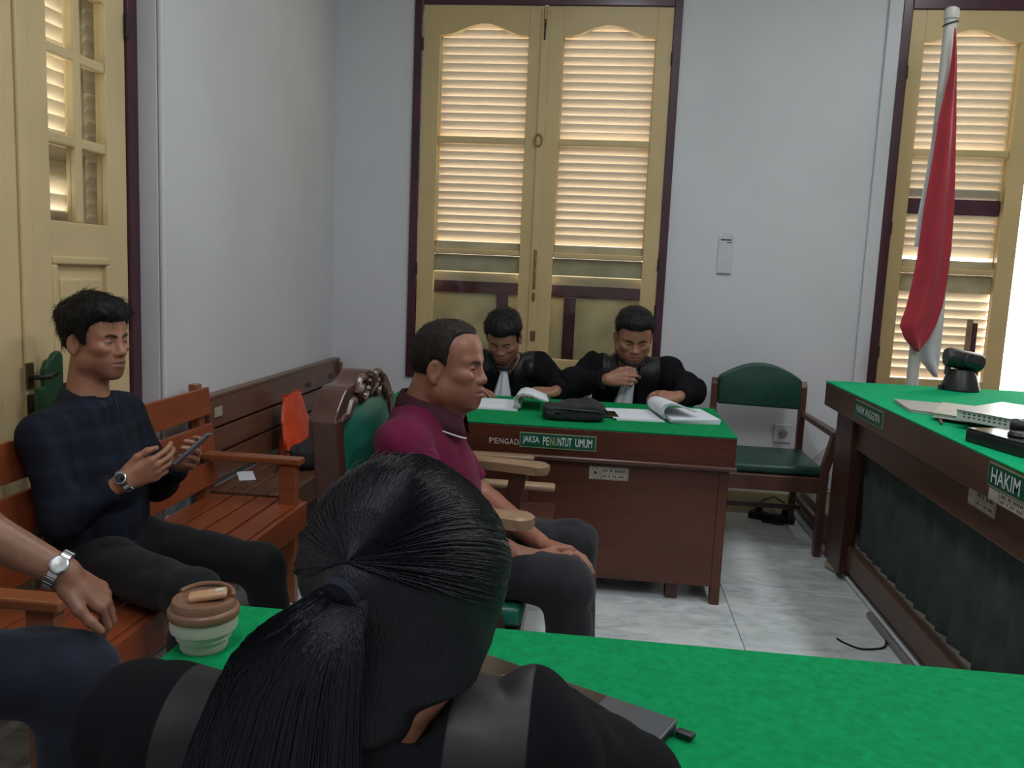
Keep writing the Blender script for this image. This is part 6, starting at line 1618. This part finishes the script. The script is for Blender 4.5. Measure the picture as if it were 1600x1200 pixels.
# ---- man at the left edge, resting his hand on the bench arm
def build_edge_man():
    V = Vector
    p = thing('person', (-1.42, 1.22, 0), 'man at the left edge with bare forearm, steel watch and navy trousers', 'person')
    ho = V((-1.40, 1.20, 1.26)); Fh = V((0.98, 0.15, -0.05)); HM = frame3(Fh, (0, 0, 1)); sc = 0.98
    hf, base = head_field()
    W = Wf(ho, HM, sc)
    neckb = V((-1.43, 1.20, 1.075)); shL = V((-1.385, 1.375, 0.985)); shR = V((-1.43, 1.02, 1.0)); shm = (shL + shR) / 2 + V((0, 0, 0.03)); pel = V((-1.44, 1.20, 0.52))
    elL = V((-1.175, 1.405, 0.838)); wrL = V((-1.010, 1.452, 0.738)); elR = V((-1.30, 0.96, 0.76)); wrR = V((-1.08, 1.02, 0.66))
    hL = placed_hand(wrL, (0.55, 0.38, -0.62), None, hand_field([(0.55, 0.65, 0.3), (0.6, 0.75, 0.35), (0.65, 0.8, 0.4), (0.7, 0.85, 0.4)], 0.12, (0.60, 0.25, 0.15), 1.02, False), False, (0.80, 0.08, 0.60))
    hR = placed_hand(wrR, (0.9, 0.1, -0.2), None, hand_field([(0.2, 0.3, 0.2)] * 4, 0.1, (0.5, 0.3, 0.2), 1.0, True), True, (0, 0, 1))
    neck = Cap(W((-0.03, 0, -0.045)), neckb, 0.055, 0.062)
    arms = U((Cap(shL, elL, 0.048, 0.044), 0), (Cap(elL, wrL, 0.046, 0.029), 0.03), (Cap(shR, elR, 0.048, 0.042), 0), (Cap(elR, wrR, 0.042, 0.028), 0.03))
    hipL, knL, anL = V((-1.42, 1.36, 0.535)), V((-0.985, 1.430, 0.545)), V((-0.97, 1.40, 0.09))
    hipR, knR, anR = V((-1.42, 1.10, 0.525)), V((-0.97, 1.06, 0.535)), V((-0.95, 1.05, 0.09))
    legs = U((Cap(hipR, knR, 0.066, 0.05), 0), (Cap(knR, anR, 0.05, 0.034), 0.02), (Cap(hipL, knL, 0.066, 0.05), 0.02), (Cap(knL, anL, 0.05, 0.034), 0.02))
    body = U((Near(Local(hf, ho, HM, sc), ho, 0.25), 0), (neck, 0.02), (U(*torso_parts(shm, pel, (1, 0, 0), 0.15, 0.10)), 0.05), (arms, 0.03), (hL, 0.014), (hR, 0.012), (legs, 0.03))
    sk = (0.24, 0.108, 0.064); cf = skin_cols(sk, (0.31, 0.125, 0.095)); HMn = np.array(HM, F32)
    sdf_obj('body', body, (-1.60, 0.88, 0.03), (-0.82, 1.66, 1.42), 0.013, {'x': [(-1.08, -0.90, 0.0034)], 'y': [(1.42, 1.60, 0.0034)], 'z': [(0.56, 0.76, 0.0034), (1.12, 1.40, 0.006)]}, SKIN, p, lambda V_: cf(((V_ - npv(ho)) @ HMn) / sc))
    sdf_obj('hair', Local(Fn(hair_field(base, 'short', 0.02, 1.1)), ho, HM, sc), ho - V((0.15, 0.14, 0.14)), ho + V((0.14, 0.14, 0.17)), 0.006, {}, HAIR, p)
    face_extras(p, ho, HM, sc, hf, 0.8)
    sl = [(Cut(Cap(sh, el, 0.066, 0.064), Plane(sh.lerp(el, 0.90), el - sh)), 0.03) for sh, el in ((shL, elL), (shR, elR))]
    shirt = Folds(Cut(U((U(*torso_parts(shm, pel, (1, 0, 0), 0.155, 0.105, 0.02, 0.012, neckb - V((0, 0, 0.01)), shL, shR, 0.06)), 0), *sl), Plane((0, 0, 0.50), (0, 0, -1))), 0.005, 11)
    shirt = Sub(shirt, Cap(neckb, W((0, 0, -0.05)), 0.058, 0.064), 0.008)
    sdf_obj('white_shirt', shirt, (-1.66, 0.84, 0.46), (-1.08, 1.56, 1.16), 0.010, {}, CLOTH, p, tone((0.62, 0.62, 0.63)))
    tr = U((Cap(hipR, knR, 0.084, 0.072), 0), (Cap(knR, anR, 0.070, 0.056), 0.03), (Cap(hipL, knL, 0.092, 0.086), 0.03), (Cap(knL, anL, 0.070, 0.056), 0.03), (Ell(pel, (0.13, 0.17, 0.09)), 0.05))
    tr = Folds(Cut(tr, Plane((0, 0, 0.075), (0, 0, -1))), 0.006, 11, (1, 1.2, 1), 0.001, 40)
    sdf_obj('trousers', tr, (-1.62, 0.92, 0.05), (-0.82, 1.52, 0.66), 0.009, {}, CLOTH, p, tone((0.014, 0.017, 0.030)))
    for a in (anR, anL): shoe(p, a, (1, 0, 0), FAINT)
    d = (wrL - elL).normalized()
    tag(strip_watch(None, wrL - d * 0.012, d, 0.0375, (0.10, -0.75, 0.75), M['steel'], M['steel'], 0.019), 'shiny steel bracelet watch on the forearm at the left edge', 'watch')
    c = thing('wooden_stool', (-1.40, 1.20, 0), 'dark wooden stool under the man at the left edge', 'stool')
    MB().box(-1.58, -1.20, 1.00, 1.40, 0.40, 0.435).build('seat', M['chairwood'], c, bevel=0.01)
    for x in (-1.56, -1.26):
        for y in (1.02, 1.34): MB().box(x, x + 0.04, y, y + 0.04, 0, 0.40).build('leg', M['chairwood'], c)
build_edge_man()

# ---- woman in the foreground, seen from behind
def build_woman():
    V = Vector
    p = thing('person', (-0.22, 0.74, 0), 'woman with black ponytail in black robe seen from behind at the near table', 'person')
    ho = V((-0.182, 0.790, 1.020)); Fh = V((0.22, 0.88, -0.42)); HM = frame3(Fh, (0.06, 0.42, 1)); sc = 1.0
    hf, base = head_field(w=0.98, jaw=0.92, nose=0.9, ear=0.55)
    W = Wf(ho, HM, sc)
    neckb = V((-0.205, 0.735, 0.940)); shL = V((-0.430, 0.755, 0.868)); shR = V((-0.050, 0.800, 0.868)); shm = (shL + shR) / 2 + V((0.01, 0, 0.02)); pel = V((-0.25, 0.66, 0.49))
    elL = V((-0.50, 0.86, 0.72)); wrL = V((-0.30, 1.03, 0.760)); elR = V((0.055, 0.895, 0.770)); wrR = V((-0.045, 1.065, 0.765))
    hR = placed_hand(wrR, (-0.45, 0.80, -0.05), None, hand_field([(0.25, 0.35, 0.2)] * 4, 0.1, (0.5, 0.3, 0.2), 0.92, True), True, (0, 0, 1))
    hL = placed_hand(wrL, (0.6, 0.75, -0.05), None, hand_field([(0.25, 0.35, 0.2)] * 4, 0.1, (0.5, 0.3, 0.2), 0.92, False), False, (0, 0, 1))
    neck = Cap(W((-0.035, 0, -0.045)), neckb - V((0, 0, 0.02)), 0.052, 0.056)
    arms = U((Cap(shR, elR, 0.042, 0.036), 0), (Cap(elR, wrR, 0.036, 0.024), 0.02), (Cap(shL, elL, 0.042, 0.036), 0), (Cap(elL, wrL, 0.036, 0.024), 0.02))
    hipR, knR, anR = V((-0.15, 0.68, 0.50)), V((-0.12, 1.08, 0.51)), V((-0.12, 1.04, 0.09))
    hipL, knL, anL = V((-0.33, 0.68, 0.50)), V((-0.36, 1.08, 0.51)), V((-0.36, 1.04, 0.09))
    legs = U((Cap(hipR, knR, 0.064, 0.048), 0), (Cap(knR, anR, 0.048, 0.033), 0.02), (Cap(hipL, knL, 0.064, 0.048), 0.02), (Cap(knL, anL, 0.048, 0.033), 0.02))
    body = U((Near(Local(hf, ho, HM, sc), ho, 0.25), 0), (neck, 0.03), (U(*torso_parts(shm, pel, (0, 1, 0), 0.135, 0.082)), 0.05), (arms, 0.03), (hL, 0.012), (hR, 0.012), (legs, 0.03))
    sk = (0.36, 0.165, 0.095); cf = skin_cols(sk, (0.36, 0.12, 0.10)); HMn = np.array(HM, F32)
    sdf_obj('body', body, (-0.62, 0.52, 0.03), (0.16, 1.24, 1.20), 0.012, {'x': [(-0.30, -0.07, 0.0038)], 'y': [(0.68, 0.92, 0.004)], 'z': [(0.92, 1.10, 0.0038)]}, SKIN, p, lambda V_: cf(((V_ - npv(ho)) @ HMn) / sc))
    face_extras(p, ho, HM, sc, hf, 0.5)
    # hair drawn back into the tie: cap over the skull, then the tail
    tie = W((-0.130, -0.008, 0.000))
    hlx = [(-0.13, -0.120), (-0.06, -0.105), (-0.030, -0.095), (0.000, -0.080), (0.030, -0.040), (0.05, 0.030), (0.075, 0.058), (0.11, 0.064)]
    def capf(P):
        d = base(P); x, y, z = P[:, 0], P[:, 1], P[:, 2]
        m = (z - np.interp(x, [a for a, _ in hlx], [b for _, b in hlx])) / 0.014
        s_ = np.clip(m, -1, 1) * 0.5 + 0.5; s_ = s_ * s_ * (3 - 2 * s_)
        n = vnoise(np.stack([x * 14, y * 60, z * 60], 1)) * 0.0022 + vnoise(np.stack([x * 10, y * 14, z * 14], 1)) * 0.0045
        return d - 0.021 * s_ + 0.012 * (1 - s_) - n * s_
    tl = HM.inverted() @ (tie - ho) / sc
    cap = U((Fn(capf), 0), (Cap((-0.085, tl.y * 0.7, tl.z), tl, 0.045, 0.020), 0.04), (Cap((-0.045, 0, -0.075), tuple(HM.inverted() @ (neckb + V((0.0, -0.02, 0.01)) - ho)), 0.052, 0.055), 0.03))
    wh = hair_mat('long black hair', (0.008, 0.008, 0.011), 0.48, 0.22)
    hair = sdf_obj('hair', Local(cap, ho, HM, sc), ho - V((0.17, 0.18, 0.16)), ho + V((0.15, 0.16, 0.17)), 0.0042, {}, wh, p)
    path = [tie, tie + V((-0.012, -0.034, -0.012)), V((-0.232, tie.y - 0.052, tie.z - 0.045)), V((-0.245, 0.605, 0.950)), V((-0.250, 0.600, 0.885)), V((-0.247, 0.605, 0.810)), V((-0.242, 0.615, 0.740))]
    wd = [0.016, 0.030, 0.050, 0.066, 0.070, 0.060, 0.030]; dpth = [0.016, 0.022, 0.028, 0.030, 0.028, 0.024, 0.012]
    def along(t_):
        f_ = t_ * (len(path) - 1); i = min(int(f_), len(path) - 2); w_ = f_ - i
        p0, p1, p2, p3 = path[max(i - 1, 0)], path[i], path[i + 1], path[min(i + 2, len(path) - 1)]
        c = 0.5 * ((2 * p1) + (p2 - p0) * w_ + (2 * p0 - 5 * p1 + 4 * p2 - p3) * w_ ** 2 + (3 * p1 - p0 - 3 * p2 + p3) * w_ ** 3)
        return c, wd[i] * (1 - w_) + wd[i + 1] * w_, dpth[i] * (1 - w_) + dpth[i + 1] * w_
    rows = []
    for i in range(46):
        c, a, b = along(i / 45); row = []
        for k in range(49):
            an = 2 * math.pi * k / 48; r = 1 + 0.06 * math.sin(11 * an + 0.05 * i) + 0.03 * math.sin(23 * an - 0.1 * i)
            row.append(c + V((a * r * math.cos(an), b * r * math.sin(an) * 0.9, b * r * math.sin(an) * 0.35)))
        rows.append(row)
    MB().grid(rows).build('ponytail', wh, p, smooth=True)
    # loose strands over the tail and the skull
    vs_ = []; fs_ = []
    def strand(pts, r):
        n0 = len(vs_); pts = [V(q) for q in pts]
        for i, q in enumerate(pts):
            t_ = (pts[min(i + 1, len(pts) - 1)] - pts[max(i - 1, 0)]).normalized(); u = t_.cross(V((0.3, 1, 0.2))).normalized(); v = t_.cross(u)
            rr = r * (1 if i < len(pts) - 1 else 0.3)
            for k in range(3):
                an = 2.094 * k; vs_.append(tuple(q + u * rr * math.cos(an) + v * rr * math.sin(an)))
        for i in range(len(pts) - 1):
            for k in range(3): fs_.append((n0 + i*3 + k, n0 + i*3 + (k+1) % 3, n0 + (i+1)*3 + (k+1) % 3, n0 + (i+1)*3 + k))
    for s_ in range(1500):
        an = RNG.uniform(0, 2 * math.pi); rad = RNG.uniform(0.9, 1.12); t0 = RNG.uniform(0, 0.25); t1 = RNG.uniform(0.7, 1.0); w1 = RNG.normal(0, 0.10); pts = []
        for i in range(9):
            c, a, b = along(t0 + (t1 - t0) * i / 8); a2 = an + w1 * i / 8; pts.append(c + V((a * rad * math.cos(a2), b * rad * math.sin(a2) * 0.9, b * rad * math.sin(a2) * 0.35)))
        strand(pts, 0.0006)
    loc_tie = V(tl); starts = []
    capL = Fn(capf)
    for s_ in range(2600):
        # from the hair edge over the skull to the tie, hugging the cap
        th = RNG.uniform(-2.75, 2.75); el_ = RNG.uniform(-0.15, 1.45)
        d0 = V((math.cos(th) * math.cos(el_), math.sin(th) * math.cos(el_), math.sin(el_)))
        if d0.x > 0.55 and d0.z < 0.5: continue
        starts.append(d0)
    n = len(starts); K = 8
    A = np.array([list(d) for d in starts]); Bt = np.array(loc_tie.normalized()); ctr = np.array([-0.012, 0, 0.02])
    tt = np.linspace(0, 1, K)[None, :, None]
    D = A[:, None, :] * (1 - tt) + Bt[None, None, :] * tt; D /= np.linalg.norm(D, axis=2, keepdims=True) + 1e-9
    lo_ = np.full((n, K), 0.03); hi_ = np.full((n, K), 0.19)
    for _ in range(14):
        mid = (lo_ + hi_) / 2; q = (ctr + D * mid[:, :, None]).reshape(-1, 3).astype(F32); ins_ = (cap(q) < 0).reshape(n, K)
        lo_ = np.where(ins_, mid, lo_); hi_ = np.where(ins_, hi_, mid)
    off = RNG.uniform(-0.0004, 0.0018, (n, 1)) + np.abs(RNG.normal(0, 0.0012, (n, 1))) * np.sin(np.linspace(0, np.pi, K))[None, :]
    Pts = ctr + D * (lo_ + off)[:, :, None]
    for i in range(n): strand([W(q) for q in Pts[i]], 0.0005)
    for s_ in range(26):      # flyaway hairs
        i = int(RNG.integers(0, n)); q0 = Pts[i][0]; dv = RNG.normal(0, 0.005, 3)
        strand([W(Pts[i][k] * (1 + 0.03 * (1 - k / (K - 1))) + dv * (1 - k / (K - 1))) for k in range(K)], 0.00035)
    st = MB(); st.v = vs_; st.f = fs_
    so = st.build('hair_strands', wh, p, smooth=False, recalc=False); so['kind'] = 'stuff'
    Mt = frame3(V((-0.35, -0.75, -0.35)), (0, 0, 1))
    tb = MB(); tb.lathe([(0.012, -0.006), (0.0175, -0.005), (0.0195, 0.0), (0.0175, 0.005), (0.012, 0.006)], tie + V((-0.004, -0.010, -0.004)), 24, Matrix((Mt.col[1], Mt.col[2], Mt.col[0])).transposed())
    tb.build('hair_tie', mat('navy hair tie', (0.007, 0.008, 0.022), 0.9, 0.2, 60, bump=0.4, bscale=200), p, smooth=True)
    # robe with satin facing over the shoulders
    sl = []
    for sh, el, wr in ((shL, elL, wrL), (shR, elR, wrR)):
        d = wr - el; sl.append((Cut(U((Cap(sh, el, 0.058, 0.066), 0), (Cap(el, wr, 0.064, 0.054), 0.04)), Plane(el + d * 0.92, d)), 0.045))
    robe = U((U(*torso_parts(shm, pel, (0, 1, 0), 0.165, 0.100, 0.0, 0.014, neckb - V((0, 0, 0.035)), shL, shR, 0.060)), 0), *sl)
    robe = Sub(robe, Cap(neckb + V((0.01, 0.01, -0.01)), W((0, 0, -0.05)), 0.058, 0.066), 0.010)
    robe = Folds(Cut(robe, Plane((0, 0, 0.42), (0, 0, -1))), 0.008, 10, (1.4, 1.0, 0.7), 0.0012, 34)
    sdf_obj('robe', robe, (-0.66, 0.50, 0.36), (0.20, 1.14, 1.06), 0.0075, {}, robe_mat('black robe with satin bands', (0.0050, 0.0050, 0.0065), 0.135, 0.036), p)
    tr = U((Cap(hipR, knR, 0.078, 0.062), 0), (Cap(knR, anR, 0.060, 0.05), 0.03), (Cap(hipL, knL, 0.078, 0.062), 0.03), (Cap(knL, anL, 0.060, 0.05), 0.03), (Ell(pel, (0.17, 0.12, 0.085)), 0.05))
    sdf_obj('trousers', Cut(tr, Plane((0, 0, 0.075), (0, 0, -1))), (-0.5, 0.5, 0.05), (0.04, 1.2, 0.62), 0.014, {}, CLOTH, p, tone((0.012, 0.012, 0.014)))
    for a in (anR, anL): shoe(p, a, (0, 1, 0), FAINT)
    c = thing('plain_chair', (-0.25, 0.66, 0), 'dark wooden chair under the woman with the ponytail', 'chair')
    MB().box(-0.47, -0.03, 0.47, 0.88, 0.36, 0.405).build('seat', M['chairwood'], c, bevel=0.01)
    for x in (-0.46, -0.08):
        for y in (0.48, 0.83): MB().box(x, x + 0.04, y, y + 0.04, 0, 0.36).build('leg', M['chairwood'], c)
build_woman()
